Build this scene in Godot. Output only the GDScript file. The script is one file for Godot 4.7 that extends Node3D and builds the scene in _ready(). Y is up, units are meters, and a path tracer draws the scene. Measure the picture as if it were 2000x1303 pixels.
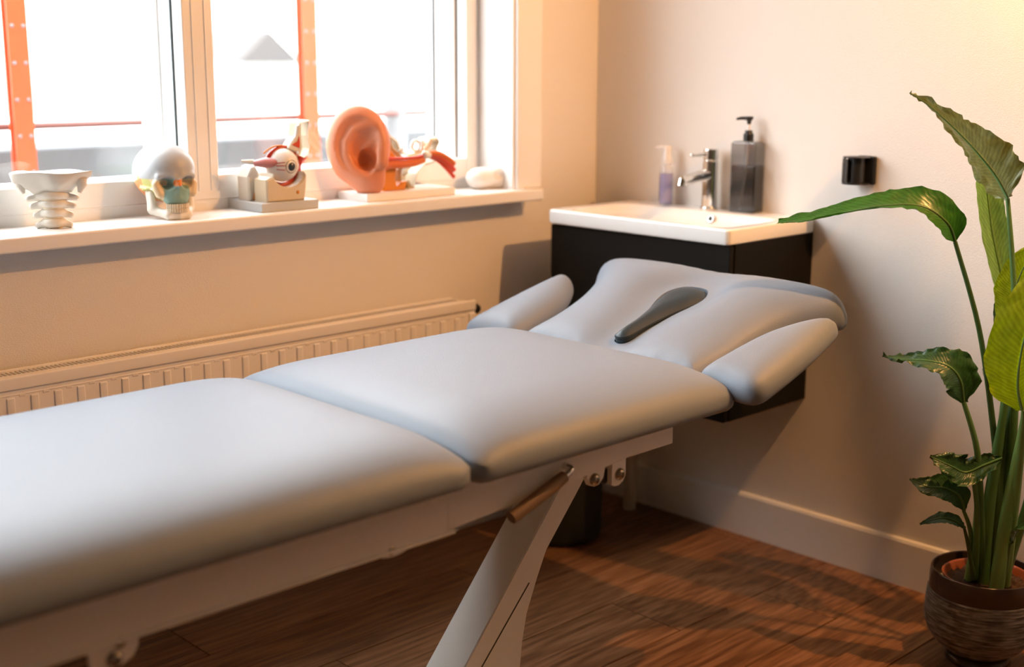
extends Node3D
# A treatment room corner: padded therapy table, washbasin, anatomical models on a window sill, potted plant.
# World axes: the window wall is the plane x = 0, the basin wall the plane z = 0, y is up, metres.

# ---------------------------------------------------------------- mesh builder
class MB:
	var v := PackedVector3Array()
	var n := PackedVector3Array()
	var uv := PackedVector2Array()
	var c := PackedColorArray()
	var ix := PackedInt32Array()
	var colored := false

	func put(vs: PackedVector3Array, uvs: PackedVector2Array, tris: PackedInt32Array, orient: bool, cols = null) -> void:
		var mid := Vector3.ZERO
		for p in vs:
			mid += p
		mid /= maxf(1.0, vs.size())
		var vol := 0.0
		if orient:
			for t in range(0, tris.size(), 3):
				vol += (vs[tris[t]] - mid).dot((vs[tris[t + 1]] - mid).cross(vs[tris[t + 2]] - mid))
		var flip := vol > 0.0
		var ns := PackedVector3Array()
		ns.resize(vs.size())
		var base := v.size()
		for t in range(0, tris.size(), 3):
			var a := tris[t]
			var b := tris[t + 2] if flip else tris[t + 1]
			var d := tris[t + 1] if flip else tris[t + 2]
			var m := (vs[d] - vs[a]).cross(vs[b] - vs[a])
			if m.length_squared() < 1e-22:
				continue
			ns[a] += m
			ns[b] += m
			ns[d] += m
			ix.append(base + a)
			ix.append(base + b)
			ix.append(base + d)
		for i in vs.size():
			v.append(vs[i])
			n.append(ns[i].normalized() if ns[i].length_squared() > 1e-24 else Vector3.UP)
			uv.append(uvs[i])
			c.append(cols[i] if cols != null else Color.WHITE)
		if cols != null:
			colored = true

	# rows of equal length; closed joins the last column to the first
	func grid(rows: Array, closed: bool, orient := true) -> void:
		var vs := PackedVector3Array()
		var uvs := PackedVector2Array()
		var tris := PackedInt32Array()
		var nc: int = rows[0].size()
		for r in rows.size():
			for k in nc:
				vs.append(rows[r][k])
				uvs.append(Vector2(float(k) / maxf(1.0, nc - 1), float(r) / maxf(1.0, rows.size() - 1)))
		var last := nc if closed else nc - 1
		for r in rows.size() - 1:
			for k in last:
				var k2 := (k + 1) % nc
				var a := r * nc + k
				var b := r * nc + k2
				var d := (r + 1) * nc + k
				var e := (r + 1) * nc + k2
				tris.append_array(PackedInt32Array([a, b, d, b, e, d]))
		put(vs, uvs, tris, orient)

	# rounded box
	func rbox(size: Vector3, at := Vector3.ZERO, r := 0.003, s := 2, basis := Basis.IDENTITY) -> void:
		var h := size / 2.0
		r = minf(r, minf(h.x, minf(h.y, h.z)) * 0.98)
		var q := h - Vector3(r, r, r)
		var rows := []
		for half in 2:
			for i in s + 1:
				var la := (-PI / 2 if half == 0 else 0.0) + PI / 2 * i / s
				var row := PackedVector3Array()
				for quad in 4:
					for j in s + 1:
						var lo := quad * PI / 2 + PI / 2 * j / s
						var sg := Vector3(1 if quad == 0 or quad == 3 else -1, 1 if half == 1 else -1, 1 if quad < 2 else -1)
						row.append(at + basis * (sg * q + r * Vector3(cos(la) * cos(lo), sin(la), cos(la) * sin(lo))))
				rows.append(row)
		rows.push_front(flat_row(at + basis * Vector3(0, -h.y, 0), rows[0].size()))
		rows.append(flat_row(at + basis * Vector3(0, h.y, 0), rows[0].size()))
		# doubled rim rows keep the flat faces flat
		rows.insert(1, rows[1].duplicate())
		rows.insert(rows.size() - 1, rows[rows.size() - 2].duplicate())
		grid(rows, true)

	func flat_row(p: Vector3, k: int) -> PackedVector3Array:
		var row := PackedVector3Array()
		row.resize(k)
		row.fill(p)
		return row

	# profile of (radius, height) turned round the y axis; double a point for a sharp edge
	func lathe(profile: Array, segs := 32, xf := Transform3D.IDENTITY) -> void:
		var rows := []
		for p in profile:
			var row := PackedVector3Array()
			for k in segs:
				var a := TAU * k / segs
				row.append(xf * Vector3(p[0] * cos(a), p[1], p[0] * sin(a)))
			rows.append(row)
		grid(rows, true)

	# tube along points with radii; flat scales it across the frame's second axis
	func tube(pts: Array, radii: Array, segs := 10, flat := 1.0, hint := Vector3.UP) -> void:
		var rows := []
		var prev := Vector3.ZERO
		for i in pts.size():
			var t: Vector3 = (pts[mini(i + 1, pts.size() - 1)] - pts[maxi(i - 1, 0)]).normalized()
			var side := prev
			if i == 0:
				side = hint.cross(t)
				if side.length() < 0.05:
					side = Vector3.RIGHT.cross(t)
			side = (side - t * side.dot(t)).normalized()
			prev = side
			var up := t.cross(side)
			var r: float = radii[mini(i, radii.size() - 1)]
			var row := PackedVector3Array()
			for k in segs:
				var a := TAU * k / segs
				row.append(pts[i] + side * cos(a) * r + up * sin(a) * r * flat)
			rows.append(row)
		var first: PackedVector3Array = rows[0].duplicate()
		var final: PackedVector3Array = rows[-1].duplicate()
		rows.push_front(first)
		rows.push_front(flat_row(pts[0], segs))
		rows.append(final)
		rows.append(flat_row(pts[-1], segs))
		grid(rows, true)

	# polygon in xy pushed along z from 0 to depth, with chamfered rims
	func prism(poly: PackedVector2Array, depth: float, xf := Transform3D.IDENTITY, bev := 0.0) -> void:
		if Geometry2D.is_polygon_clockwise(poly):
			poly.reverse()
		var m := poly.size()
		var inset := PackedVector2Array()
		for i in m:
			var d1 := (poly[i] - poly[(i + m - 1) % m]).normalized()
			var d2 := (poly[(i + 1) % m] - poly[i]).normalized()
			var nn := Vector2(-d1.y - d2.y, d1.x + d2.x)
			inset.append(poly[i] + nn.normalized() * bev if nn.length() > 1e-6 else poly[i])
		var cap := Geometry2D.triangulate_polygon(inset)
		var vs := PackedVector3Array()
		var uvs := PackedVector2Array()
		var tris := PackedInt32Array()
		for z in [0.0, depth]:
			var b := vs.size()
			for p in inset:
				vs.append(xf * Vector3(p.x, p.y, z))
				uvs.append(p)
			for t in range(0, cap.size(), 3):
				if z == 0.0:
					tris.append_array(PackedInt32Array([b + cap[t], b + cap[t + 1], b + cap[t + 2]]))
				else:
					tris.append_array(PackedInt32Array([b + cap[t], b + cap[t + 2], b + cap[t + 1]]))
		var rings := [[inset, 0.0], [poly, bev], [poly, bev], [poly, depth - bev], [poly, depth - bev], [inset, depth]] if bev > 0.0 else [[poly, 0.0], [poly, depth]]
		for r in range(0, rings.size() - 1):
			if bev > 0.0 and (r == 1 or r == 3):
				continue
			for i in m:
				var j := (i + 1) % m
				var b := vs.size()
				for q in [[r, i], [r, j], [r + 1, i], [r + 1, j]]:
					var p: Vector2 = rings[q[0]][0][q[1]]
					vs.append(xf * Vector3(p.x, p.y, rings[q[0]][1]))
					uvs.append(p)
				tris.append_array(PackedInt32Array([b, b + 2, b + 1, b + 1, b + 2, b + 3]))
		put(vs, uvs, tris, true)

	# surface nets of a distance function
	func nets(f: Callable, lo: Vector3, hi: Vector3, cell: float, colf = null) -> void:
		var nx := int(ceil((hi.x - lo.x) / cell)) + 1
		var ny := int(ceil((hi.y - lo.y) / cell)) + 1
		var nz := int(ceil((hi.z - lo.z) / cell)) + 1
		var val := PackedFloat32Array()
		val.resize(nx * ny * nz)
		for z in nz:
			for y in ny:
				var x := 0
				while x < nx:
					var d: float = f.call(lo + Vector3(x, y, z) * cell)
					var o := (z * ny + y) * nx + x
					val[o] = d
					x += 1
					# far from the surface the next samples are sure to have the same sign
					var skip := int((absf(d) * 0.6) / cell) - 1
					while skip > 0 and x < nx:
						o += 1
						val[o] = d
						x += 1
						skip -= 1
		var vid := PackedInt32Array()
		vid.resize(nx * ny * nz)
		vid.fill(-1)
		var vs := PackedVector3Array()
		var uvs := PackedVector2Array()
		var cols: Variant = PackedColorArray() if colf != null else null
		var tris := PackedInt32Array()
		for z in nz - 1:
			for y in ny - 1:
				for x in nx - 1:
					var o := (z * ny + y) * nx + x
					var neg := 0
					for k in 8:
						if val[o + (k & 1) + ((k >> 1) & 1) * nx + (k >> 2) * nx * ny] < 0.0:
							neg += 1
					if neg == 0 or neg == 8:
						continue
					var sum := Vector3.ZERO
					var cnt := 0
					for k in 8:
						for ax in 3:
							if (k >> ax) & 1:
								continue
							var k2 := k | (1 << ax)
							var a := val[o + (k & 1) + ((k >> 1) & 1) * nx + (k >> 2) * nx * ny]
							var b := val[o + (k2 & 1) + ((k2 >> 1) & 1) * nx + (k2 >> 2) * nx * ny]
							if (a < 0.0) == (b < 0.0):
								continue
							var p := Vector3(k & 1, (k >> 1) & 1, k >> 2)
							p[ax] += a / (a - b)
							sum += p
							cnt += 1
					var w := lo + (Vector3(x, y, z) + sum / cnt) * cell
					vid[o] = vs.size()
					vs.append(w)
					uvs.append(Vector2(w.x, w.y))
					if colf != null:
						cols.append(colf.call(w))
		var st := [1, nx, nx * ny]
		for z in range(1, nz - 1):
			for y in range(1, ny - 1):
				for x in range(1, nx - 1):
					var o := (z * ny + y) * nx + x
					for ax in 3:
						var s: int = st[ax]
						if (val[o] < 0.0) == (val[o + s] < 0.0):
							continue
						var u: int = st[(ax + 1) % 3]
						var w: int = st[(ax + 2) % 3]
						var a := vid[o]
						var b := vid[o - u]
						var d := vid[o - u - w]
						var e := vid[o - w]
						if a < 0 or b < 0 or d < 0 or e < 0:
							continue
						if val[o] < 0.0:
							tris.append_array(PackedInt32Array([a, b, d, a, d, e]))
						else:
							tris.append_array(PackedInt32Array([a, d, b, a, e, d]))
		put(vs, uvs, tris, true, cols)

	func mesh() -> ArrayMesh:
		var arr := []
		arr.resize(Mesh.ARRAY_MAX)
		arr[Mesh.ARRAY_VERTEX] = v
		arr[Mesh.ARRAY_NORMAL] = n
		arr[Mesh.ARRAY_TEX_UV] = uv
		if colored:
			arr[Mesh.ARRAY_COLOR] = c
		arr[Mesh.ARRAY_INDEX] = ix
		var m := ArrayMesh.new()
		m.add_surface_from_arrays(Mesh.PRIMITIVE_TRIANGLES, arr)
		return m


# ---------------------------------------------------------------- helpers
var M := {}
var taken := {}

func numbered(called: String) -> String:
	if not taken.has(called):
		taken[called] = 0
		return called
	taken[called] += 1
	return "%s_%03d" % [called, taken[called]]

func obj(called: String, mesh: Variant, mat: Material, parent: Node = null, at := Vector3.ZERO) -> MeshInstance3D:
	var o := MeshInstance3D.new()
	o.mesh = mesh.mesh() if mesh is MB else mesh
	o.material_override = mat
	o.position = at
	if parent == null:
		o.name = numbered(called)
		add_child(o, true)
	else:
		var k := 0
		var nm := called
		while parent.has_node(nm):
			k += 1
			nm = "%s_%03d" % [called, k]
		o.name = nm
		parent.add_child(o, true)
	return o

func tag(o: Node, label: String, category: String, group := "") -> Node:
	o.set_meta("label", label)
	o.set_meta("category", category)
	if group:
		o.set_meta("group", group)
	return o

func thing(called: String, label: String, category: String, at := Vector3.ZERO, group := "") -> Node3D:
	var o := Node3D.new()
	o.name = numbered(called)
	o.position = at
	add_child(o, true)
	tag(o, label, category, group)
	return o

func struct(o: Node) -> Node:
	o.set_meta("kind", "structure")
	return o

func mat(called: String, col: Color, rough := 0.6, metal := 0.0, spec := 0.5) -> StandardMaterial3D:
	var m := StandardMaterial3D.new()
	m.resource_name = called
	m.albedo_color = col
	m.roughness = rough
	m.metallic = metal
	m.metallic_specular = spec
	m.cull_mode = BaseMaterial3D.CULL_DISABLED
	M[called] = m
	return m

func lin(r: float, g: float, b: float) -> Color:
	return Color(r, g, b).linear_to_srgb()

func noise_tex(freq: float, seed_: int, ramp: Array, size := 512, octaves := 4, type := FastNoiseLite.TYPE_SIMPLEX_SMOOTH) -> NoiseTexture2D:
	var f := FastNoiseLite.new()
	f.noise_type = type
	f.seed = seed_
	f.frequency = freq
	f.fractal_octaves = octaves
	var t := NoiseTexture2D.new()
	t.width = size
	t.height = size
	t.seamless = true
	t.noise = f
	if ramp.size():
		var g := Gradient.new()
		g.offsets = PackedFloat32Array(ramp.map(func(x): return x[0]))
		g.colors = PackedColorArray(ramp.map(func(x): return x[1]))
		t.color_ramp = g
	return t

func bump(m: StandardMaterial3D, t: Texture2D, cm: float, scale: Vector3) -> void:
	m.heightmap_enabled = true
	m.heightmap_texture = t
	m.heightmap_scale = cm
	m.uv1_triplanar = true
	m.uv1_scale = scale

func catmull(pts: Array, per := 6) -> Array:
	var out := []
	for i in pts.size() - 1:
		var a = pts[maxi(i - 1, 0)]
		var b = pts[i]
		var c = pts[i + 1]
		var d = pts[mini(i + 2, pts.size() - 1)]
		for k in per:
			var t := float(k) / per
			out.append(0.5 * (2.0 * b + (c - a) * t + (2.0 * a - 5.0 * b + 4.0 * c - d) * t * t + (3.0 * b - a - 3.0 * c + d) * t * t * t))
	out.append(pts[-1])
	return out

func closed_curve(pts: Array, per := 6) -> PackedVector2Array:
	var out := PackedVector2Array()
	var m := pts.size()
	for i in m:
		var a: Vector2 = pts[(i + m - 1) % m]
		var b: Vector2 = pts[i]
		var c: Vector2 = pts[(i + 1) % m]
		var d: Vector2 = pts[(i + 2) % m]
		for k in per:
			var t := float(k) / per
			out.append(0.5 * (2.0 * b + (c - a) * t + (2.0 * a - 5.0 * b + 4.0 * c - d) * t * t + (3.0 * b - a - 3.0 * c + d) * t * t * t))
	return out

# even steps along a closed outline, starting at the point nearest the angle zero
func resample(poly: PackedVector2Array, count: int) -> PackedVector2Array:
	var m := poly.size()
	var mid := Vector2.ZERO
	for p in poly:
		mid += p / m
	var start := 0
	var best := 9.0
	for i in m:
		var a := absf((poly[i] - mid).angle())
		if a < best:
			best = a
			start = i
	var length := [0.0]
	for i in m:
		length.append(length[-1] + poly[(start + i) % m].distance_to(poly[(start + i + 1) % m]))
	var out := PackedVector2Array()
	var k := 0
	for i in count:
		var want: float = length[-1] * i / count
		while length[k + 1] < want:
			k += 1
		var t: float = (want - length[k]) / maxf(1e-9, length[k + 1] - length[k])
		out.append(poly[(start + k) % m].lerp(poly[(start + k + 1) % m], t))
	return out

func rrect(hx: float, hz: float, r: float, s := 6, cx := 0.0, cz := 0.0) -> PackedVector2Array:
	var out := PackedVector2Array()
	for q in 4:
		var sx := 1.0 if q == 0 or q == 3 else -1.0
		var sz := 1.0 if q < 2 else -1.0
		for j in s + 1:
			var a := q * PI / 2 + PI / 2 * j / s
			out.append(Vector2(cx + sx * (hx - r) + cos(a) * r, cz + sz * (hz - r) + sin(a) * r))
	return out

func ring(poly: PackedVector2Array, y: float, inset := 0.0, mid := Vector2.ZERO) -> PackedVector3Array:
	var row := PackedVector3Array()
	var m := poly.size()
	for i in m:
		var p := poly[i]
		if inset != 0.0:
			var t := (poly[(i + 1) % m] - poly[(i + m - 1) % m])
			var nn := Vector2(-t.y, t.x).normalized()
			p += nn * inset
		row.append(Vector3(p.x, y, p.y))
	return row

func edge_dist(p: Vector2, poly: PackedVector2Array) -> float:
	var best := 9.0
	for i in poly.size():
		var q := Geometry2D.get_closest_point_to_segment(p, poly[i], poly[(i + 1) % poly.size()])
		best = minf(best, p.distance_squared_to(q))
	return sqrt(best)

# distance to an outline with its corners rounded off, so that a crown built on it has no creases
func soft_dist(p: Vector2, poly: PackedVector2Array) -> float:
	var sum := 0.0
	for i in poly.size():
		var a := poly[i]
		var b := poly[(i + 1) % poly.size()]
		var q := Geometry2D.get_closest_point_to_segment(p, a, b)
		var d2 := maxf(p.distance_squared_to(q), 1e-10)
		sum += a.distance_to(b) / (d2 * d2 * sqrt(d2))
	return pow(sum / 1.3333, -0.25)

# An upholstered pad: flat underside at y = 0, a rounded side and a crowned top whose height above the side is hf(point, distance to the rim).
# inner is a hole's outline, or empty. Outlines are counterclockwise seen in (x, z).
func pad(outer: PackedVector2Array, inner: PackedVector2Array, side: float, hf: Callable, count := 120, rings := 26) -> MB:
	var mb := MB.new()
	var o := resample(outer, count)
	var rows := []
	var hole := inner.size() > 0
	var im := resample(inner, count) if hole else PackedVector2Array()
	var mid := Vector2.ZERO
	for p in o:
		mid += p / count
	# underside to side
	if hole:
		rows.append(ring(im, 0.0))
	else:
		rows.append(mb.flat_row(Vector3(mid.x, 0, mid.y), count))
	rows.append(ring(o, 0.0, 0.012))
	rows.append(ring(o, 0.0, 0.012))
	for a in [[0.002, 0.007], [0.006, 0.003], [0.011, 0.0008], [0.72 * side, 0.0]]:
		rows.append(ring(o, minf(a[0], side * 0.9), a[1]))
	var base := ring(o, 0.0, 0.0)
	for k in rings + 1:
		var t := float(k) / rings
		var s := 0.012 * t + 0.988 * pow(t, 1.7)
		var row := PackedVector3Array()
		for i in count:
			var p := o[i]
			var target := im[i] if hole else mid
			var q := p.lerp(target, s)
			var d := soft_dist(q, outer) if s > 0.0 else 0.0
			var y: float = side + hf.call(q, d)
			row.append(Vector3(q.x, y, q.y))
		rows.append(row)
	if hole:
		var wall := PackedVector3Array()
		for i in count:
			wall.append(Vector3(im[i].x, rows[-1][i].y - 0.006, im[i].y))
		rows.append(rows[-1].duplicate())
		rows.append(wall)
		rows.append(ring(im, 0.0))
	mb.grid(rows, true)
	return mb

func crown(t: float, p := 2.3) -> float:
	t = clampf(t, 0.0, 1.0)
	return 1.0 - pow(1.0 - t, p)

func dome(t: float) -> float:
	t = 1.0 - clampf(t, 0.0, 1.0)
	return sqrt(maxf(0.0, 1.0 - pow(t, 2.2)))

func smin(a: float, b: float, k: float) -> float:
	var h := clampf(0.5 + 0.5 * (b - a) / k, 0.0, 1.0)
	return lerpf(b, a, h) - k * h * (1.0 - h)

func ell(p: Vector3, c: Vector3, r: Vector3) -> float:
	var q := (p - c) / r
	var k0 := q.length()
	var k1 := (q / r).length()
	return k0 * (k0 - 1.0) / maxf(k1, 1e-6)

func cap(p: Vector3, a: Vector3, b: Vector3, ra: float, rb: float) -> float:
	var ba := b - a
	var h := clampf((p - a).dot(ba) / ba.length_squared(), 0.0, 1.0)
	return (p - a - ba * h).length() - lerpf(ra, rb, h)


# ---------------------------------------------------------------- scene
const LAMP := Vector3(1.74, 2.00, 0.25)

func _ready() -> void:
	# camera
	var cam := Camera3D.new()
	cam.name = "camera"
	cam.position = Vector3(2.606, 1.3, 2.846)
	cam.rotation_degrees = Vector3(-11.981, 46.149, 0.157)
	var attr := CameraAttributesPhysical.new()
	attr.frustum_focal_length = 46.58
	attr.frustum_focus_distance = 2.62
	attr.frustum_near = 0.05
	attr.frustum_far = 200.0
	attr.exposure_aperture = 1.9
	cam.attributes = attr
	add_child(cam)
	cam.fov = 28.893
	cam.current = true
	# sky and exposure: bright overcast daylight
	var env := Environment.new()
	env.tonemap_mode = Environment.TONE_MAPPER_LINEAR
	env.tonemap_exposure = 0.90
	env.background_mode = Environment.BG_SKY
	var sm := ProceduralSkyMaterial.new()
	# overcast: about three times as bright overhead as at the horizon
	sm.sky_top_color = lin(15.0 * 0.93, 15.0 * 0.98, 15.0)
	sm.sky_horizon_color = lin(7.0 * 0.96, 7.0 * 0.985, 7.0)
	sm.sky_curve = 0.22
	sm.ground_bottom_color = lin(1.2, 1.2, 1.2)
	sm.ground_horizon_color = lin(4.0, 4.0, 4.0)
	sm.ground_curve = 0.05
	var sky := Sky.new()
	sky.sky_material = sm
	env.sky = sky
	env.sdfgi_enabled = true
	env.ssao_enabled = true
	env.ssil_enabled = true
	var we := WorldEnvironment.new()
	we.name = "world_environment"
	we.environment = env
	add_child(we)
	make_materials()
	lamp()
	shell()
	window()
	outside()
	radiator()
	basin_unit()
	table()
	plant()
	models()
	small_things()


func make_materials() -> void:
	var fine := noise_tex(0.12, 5, [], 256, 3)
	var wall := mat("wall_paint", lin(0.78, 0.755, 0.72), 0.85, 0.0, 0.3)
	bump(wall, fine, 0.06, Vector3(6, 14, 6))
	wall.uv1_world_triplanar = true
	mat("wall_taupe", lin(0.12, 0.10, 0.08), 0.9)
	mat("ceiling_paint", lin(0.36, 0.34, 0.31), 0.9)
	mat("white_gloss", lin(0.86, 0.85, 0.84), 0.35)
	mat("frame_white", lin(0.86, 0.86, 0.85), 0.3)
	mat("skirting", lin(0.80, 0.80, 0.79), 0.45)
	mat("gasket", lin(0.05, 0.06, 0.06), 0.6)
	var vinyl := mat("vinyl", lin(0.195, 0.232, 0.285), 0.46, 0.0, 0.34)
	bump(vinyl, noise_tex(0.09, 11, [], 512, 4), 0.035, Vector3(7, 7, 7))
	var plugv := mat("vinyl_dark", lin(0.018, 0.032, 0.043), 0.4, 0.0, 0.4)
	bump(plugv, noise_tex(0.09, 12, [], 256, 4), 0.03, Vector3(8, 8, 8))
	mat("stitch", lin(0.02, 0.03, 0.035), 0.7)
	var steel := mat("powder_coat", lin(0.78, 0.77, 0.73), 0.42)
	bump(steel, noise_tex(0.05, 21, [], 256, 3), 0.02, Vector3(9, 9, 9))
	mat("chrome", Color(0.86, 0.86, 0.85), 0.08, 1.0)
	mat("bolt_steel", Color(0.62, 0.6, 0.57), 0.25, 1.0)
	mat("black_plastic", lin(0.012, 0.012, 0.013), 0.35)
	mat("black_soft", lin(0.01, 0.01, 0.01), 0.7)
	mat("grip", lin(0.17, 0.10, 0.055), 0.55)
	mat("ceramic", lin(0.82, 0.82, 0.81), 0.08)
	mat("cabinet_black", lin(0.010, 0.009, 0.008), 0.5, 0.0, 0.2)
	mat("radiator", lin(0.80, 0.78, 0.75), 0.4)
	mat("pipe", lin(0.6, 0.57, 0.52), 0.4)
	# plants
	var vein := vein_image()
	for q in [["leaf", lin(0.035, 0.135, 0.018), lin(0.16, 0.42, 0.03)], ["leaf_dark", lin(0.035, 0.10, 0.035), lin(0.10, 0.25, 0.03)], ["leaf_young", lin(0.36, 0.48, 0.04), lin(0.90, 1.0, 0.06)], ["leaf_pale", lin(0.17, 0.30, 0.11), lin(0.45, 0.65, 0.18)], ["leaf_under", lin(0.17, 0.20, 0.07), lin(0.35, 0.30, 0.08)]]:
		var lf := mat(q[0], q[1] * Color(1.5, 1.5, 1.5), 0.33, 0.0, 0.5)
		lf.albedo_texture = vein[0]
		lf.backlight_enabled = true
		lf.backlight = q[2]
		lf.heightmap_enabled = true
		lf.heightmap_texture = vein[1]
		lf.heightmap_scale = 0.12
	mat("stem", lin(0.085, 0.19, 0.05), 0.4)
	mat("stem_dark", lin(0.045, 0.10, 0.025), 0.4)
	mat("stem_light", lin(0.16, 0.30, 0.08), 0.4)
	var soil := mat("soil", lin(0.09, 0.045, 0.022), 0.95)
	soil.albedo_texture = noise_tex(0.05, 31, [[0.2, Color(0.5, 0.45, 0.4)], [0.8, Color(1, 1, 1)]], 256, 4)
	soil.uv1_triplanar = true
	soil.uv1_scale = Vector3(9, 9, 9)
	mat("terracotta", lin(0.32, 0.085, 0.035), 0.4)
	mat("glaze_dark", lin(0.045, 0.028, 0.020), 0.22)
	var pot := mat("pot_ridge", Color.WHITE, 0.45)
	pot.albedo_texture = noise_tex(0.018, 41, [[0.25, lin(0.06, 0.048, 0.038)], [0.5, lin(0.18, 0.16, 0.135)], [0.75, lin(0.34, 0.325, 0.29)]], 512, 4)
	pot.uv1_triplanar = true
	pot.uv1_scale = Vector3(2, 11, 2)
	# anatomical models
	mat("painted", Color.WHITE, 0.4).vertex_color_use_as_albedo = true
	mat("bone", lin(0.66, 0.56, 0.40), 0.42)
	mat("bone_white", lin(0.72, 0.68, 0.60), 0.42)
	mat("cartilage", lin(0.50, 0.53, 0.50), 0.4)
	mat("flesh_red", lin(0.42, 0.025, 0.012), 0.35)
	mat("vessel_red", lin(0.62, 0.06, 0.02), 0.35)
	mat("vessel_orange", lin(0.66, 0.15, 0.025), 0.35)
	mat("fat_orange", lin(0.68, 0.24, 0.015), 0.45)
	mat("grey_board", lin(0.50, 0.53, 0.54), 0.45)
	mat("eye_white", lin(0.75, 0.72, 0.68), 0.2)
	mat("eye_dark", lin(0.03, 0.04, 0.045), 0.15)
	mat("iris_grey", lin(0.22, 0.23, 0.22), 0.25)
	mat("muscle_pink", lin(0.55, 0.22, 0.22), 0.4)
	mat("white_stone", lin(0.78, 0.77, 0.75), 0.35)
	# bottles
	var smoke := mat("smoke_plastic", Color(0.16, 0.17, 0.18, 0.42), 0.08)
	smoke.transparency = BaseMaterial3D.TRANSPARENCY_ALPHA
	var gel := mat("dark_gel", Color(0.05, 0.055, 0.06, 0.55), 0.05)
	gel.transparency = BaseMaterial3D.TRANSPARENCY_ALPHA
	var clear := mat("clear_plastic", Color(0.9, 0.92, 0.95, 0.28), 0.08)
	clear.transparency = BaseMaterial3D.TRANSPARENCY_ALPHA
	mat("purple_liquid", lin(0.10, 0.06, 0.40), 0.15)
	mat("tube_white", lin(0.62, 0.66, 0.70), 0.3)
	mat("label_white", lin(0.75, 0.75, 0.76), 0.5)
	var glass := mat("glass", Color(1, 1, 1, 0.02), 0.0)
	glass.transparency = BaseMaterial3D.TRANSPARENCY_ALPHA
	# outside
	mat("orange_paint", lin(0.55, 0.065, 0.003), 0.5)
	mat("rail_paint", lin(0.17, 0.055, 0.045), 0.5)
	mat("roof_felt", lin(0.105, 0.115, 0.125), 0.9)
	mat("pole_grey", lin(0.19, 0.20, 0.21), 0.6)
	mat("facade", lin(0.8, 0.8, 0.78), 0.9)
	mat("slate", lin(0.06, 0.06, 0.062), 0.9)
	mat("terrace", lin(0.45, 0.45, 0.44), 0.9)
	# floor boards, a few tones
	for k in 6:
		var m := mat("board_%d" % k, Color(1, 1, 1), 0.42, 0.0, 0.45)
		var tone: float = [1.0, 0.86, 1.12, 0.94, 0.8, 1.05][k]
		m.albedo_texture = noise_tex(0.012, 51 + k, [[0.2, lin(0.115 * tone, 0.048 * tone, 0.019 * tone)], [0.5, lin(0.185 * tone, 0.084 * tone, 0.036 * tone)], [0.8, lin(0.27 * tone, 0.135 * tone, 0.065 * tone)]], 512, 5)
		m.uv1_triplanar = true
		m.uv1_scale = Vector3(9.0, 1, 0.55)
		m.uv1_offset = Vector3(0.17 * k, 0, 0.31 * k)
		m.roughness_texture = noise_tex(0.03, 61, [[0.0, Color(0.75, 0.75, 0.75)], [1.0, Color(1, 1, 1)]], 256, 3)


# a leaf's colour and relief: pale midrib, side veins sweeping to the tip (u across, v along)
func vein_image() -> Array:
	var w := 128
	var h := 512
	var im := Image.create(w, h, false, Image.FORMAT_RGB8)
	var hm := Image.create(w, h, false, Image.FORMAT_RGB8)
	var rng := FastNoiseLite.new()
	rng.seed = 3
	rng.frequency = 0.02
	for y in h:
		for x in w:
			var u := absf((x + 0.5) / w * 2.0 - 1.0)
			var s := y / 512.0 * 34.0 - u * 4.0 + rng.get_noise_2d(x, y) * 0.5
			var f := absf(fposmod(s, 1.0) - 0.5) * 2.0
			var rib := exp(-u * u / 0.0035)
			var k := 0.60 + 0.09 * f + 0.10 * rng.get_noise_2d(x * 2.0, y * 0.7)
			im.set_pixel(x, y, Color(k + 0.3 * rib, k + 0.26 * rib, k + 0.16 * rib))
			var e := 0.35 + 0.3 * sqrt(f) - 0.3 * rib
			hm.set_pixel(x, y, Color(e, e, e))
	return [ImageTexture.create_from_image(im), ImageTexture.create_from_image(hm)]


func lamp() -> void:
	var t := thing("pendant_lamp", "small warm pendant bulb hanging near the basin wall above the plant", "lamp", LAMP)
	var b := MB.new()
	b.lathe([[0.0, -0.032], [0.014, -0.029], [0.026, -0.018], [0.030, 0.0], [0.026, 0.018], [0.016, 0.034], [0.013, 0.042], [0.0, 0.042]], 20)
	var e := mat("bulb", Color(1.0, 0.8, 0.55), 0.3)
	e.emission_enabled = true
	e.emission = Color(1.0, 0.72, 0.42)
	e.emission_energy_multiplier = 4.0
	obj("bulb", b, e, t)
	var s := MB.new()
	s.lathe([[0.0, 0.04], [0.017, 0.04], [0.017, 0.04], [0.017, 0.085], [0.017, 0.085], [0.004, 0.095], [0.0, 0.095]], 16)
	obj("socket", s, M.black_plastic, t)
	var w := MB.new()
	w.tube([Vector3(0, 0.09, 0), Vector3(0, 2.7 - LAMP.y, 0)], [0.003], 6)
	obj("flex", w, M.black_plastic, t)
	var l := OmniLight3D.new()
	l.name = "bulb_light"
	l.light_color = lin(1.0, 0.47, 0.155)
	l.light_energy = 2.6
	l.light_size = 0.010
	l.omni_range = 12.0
	l.omni_attenuation = 2.0
	l.shadow_enabled = true
	t.add_child(l)


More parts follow.
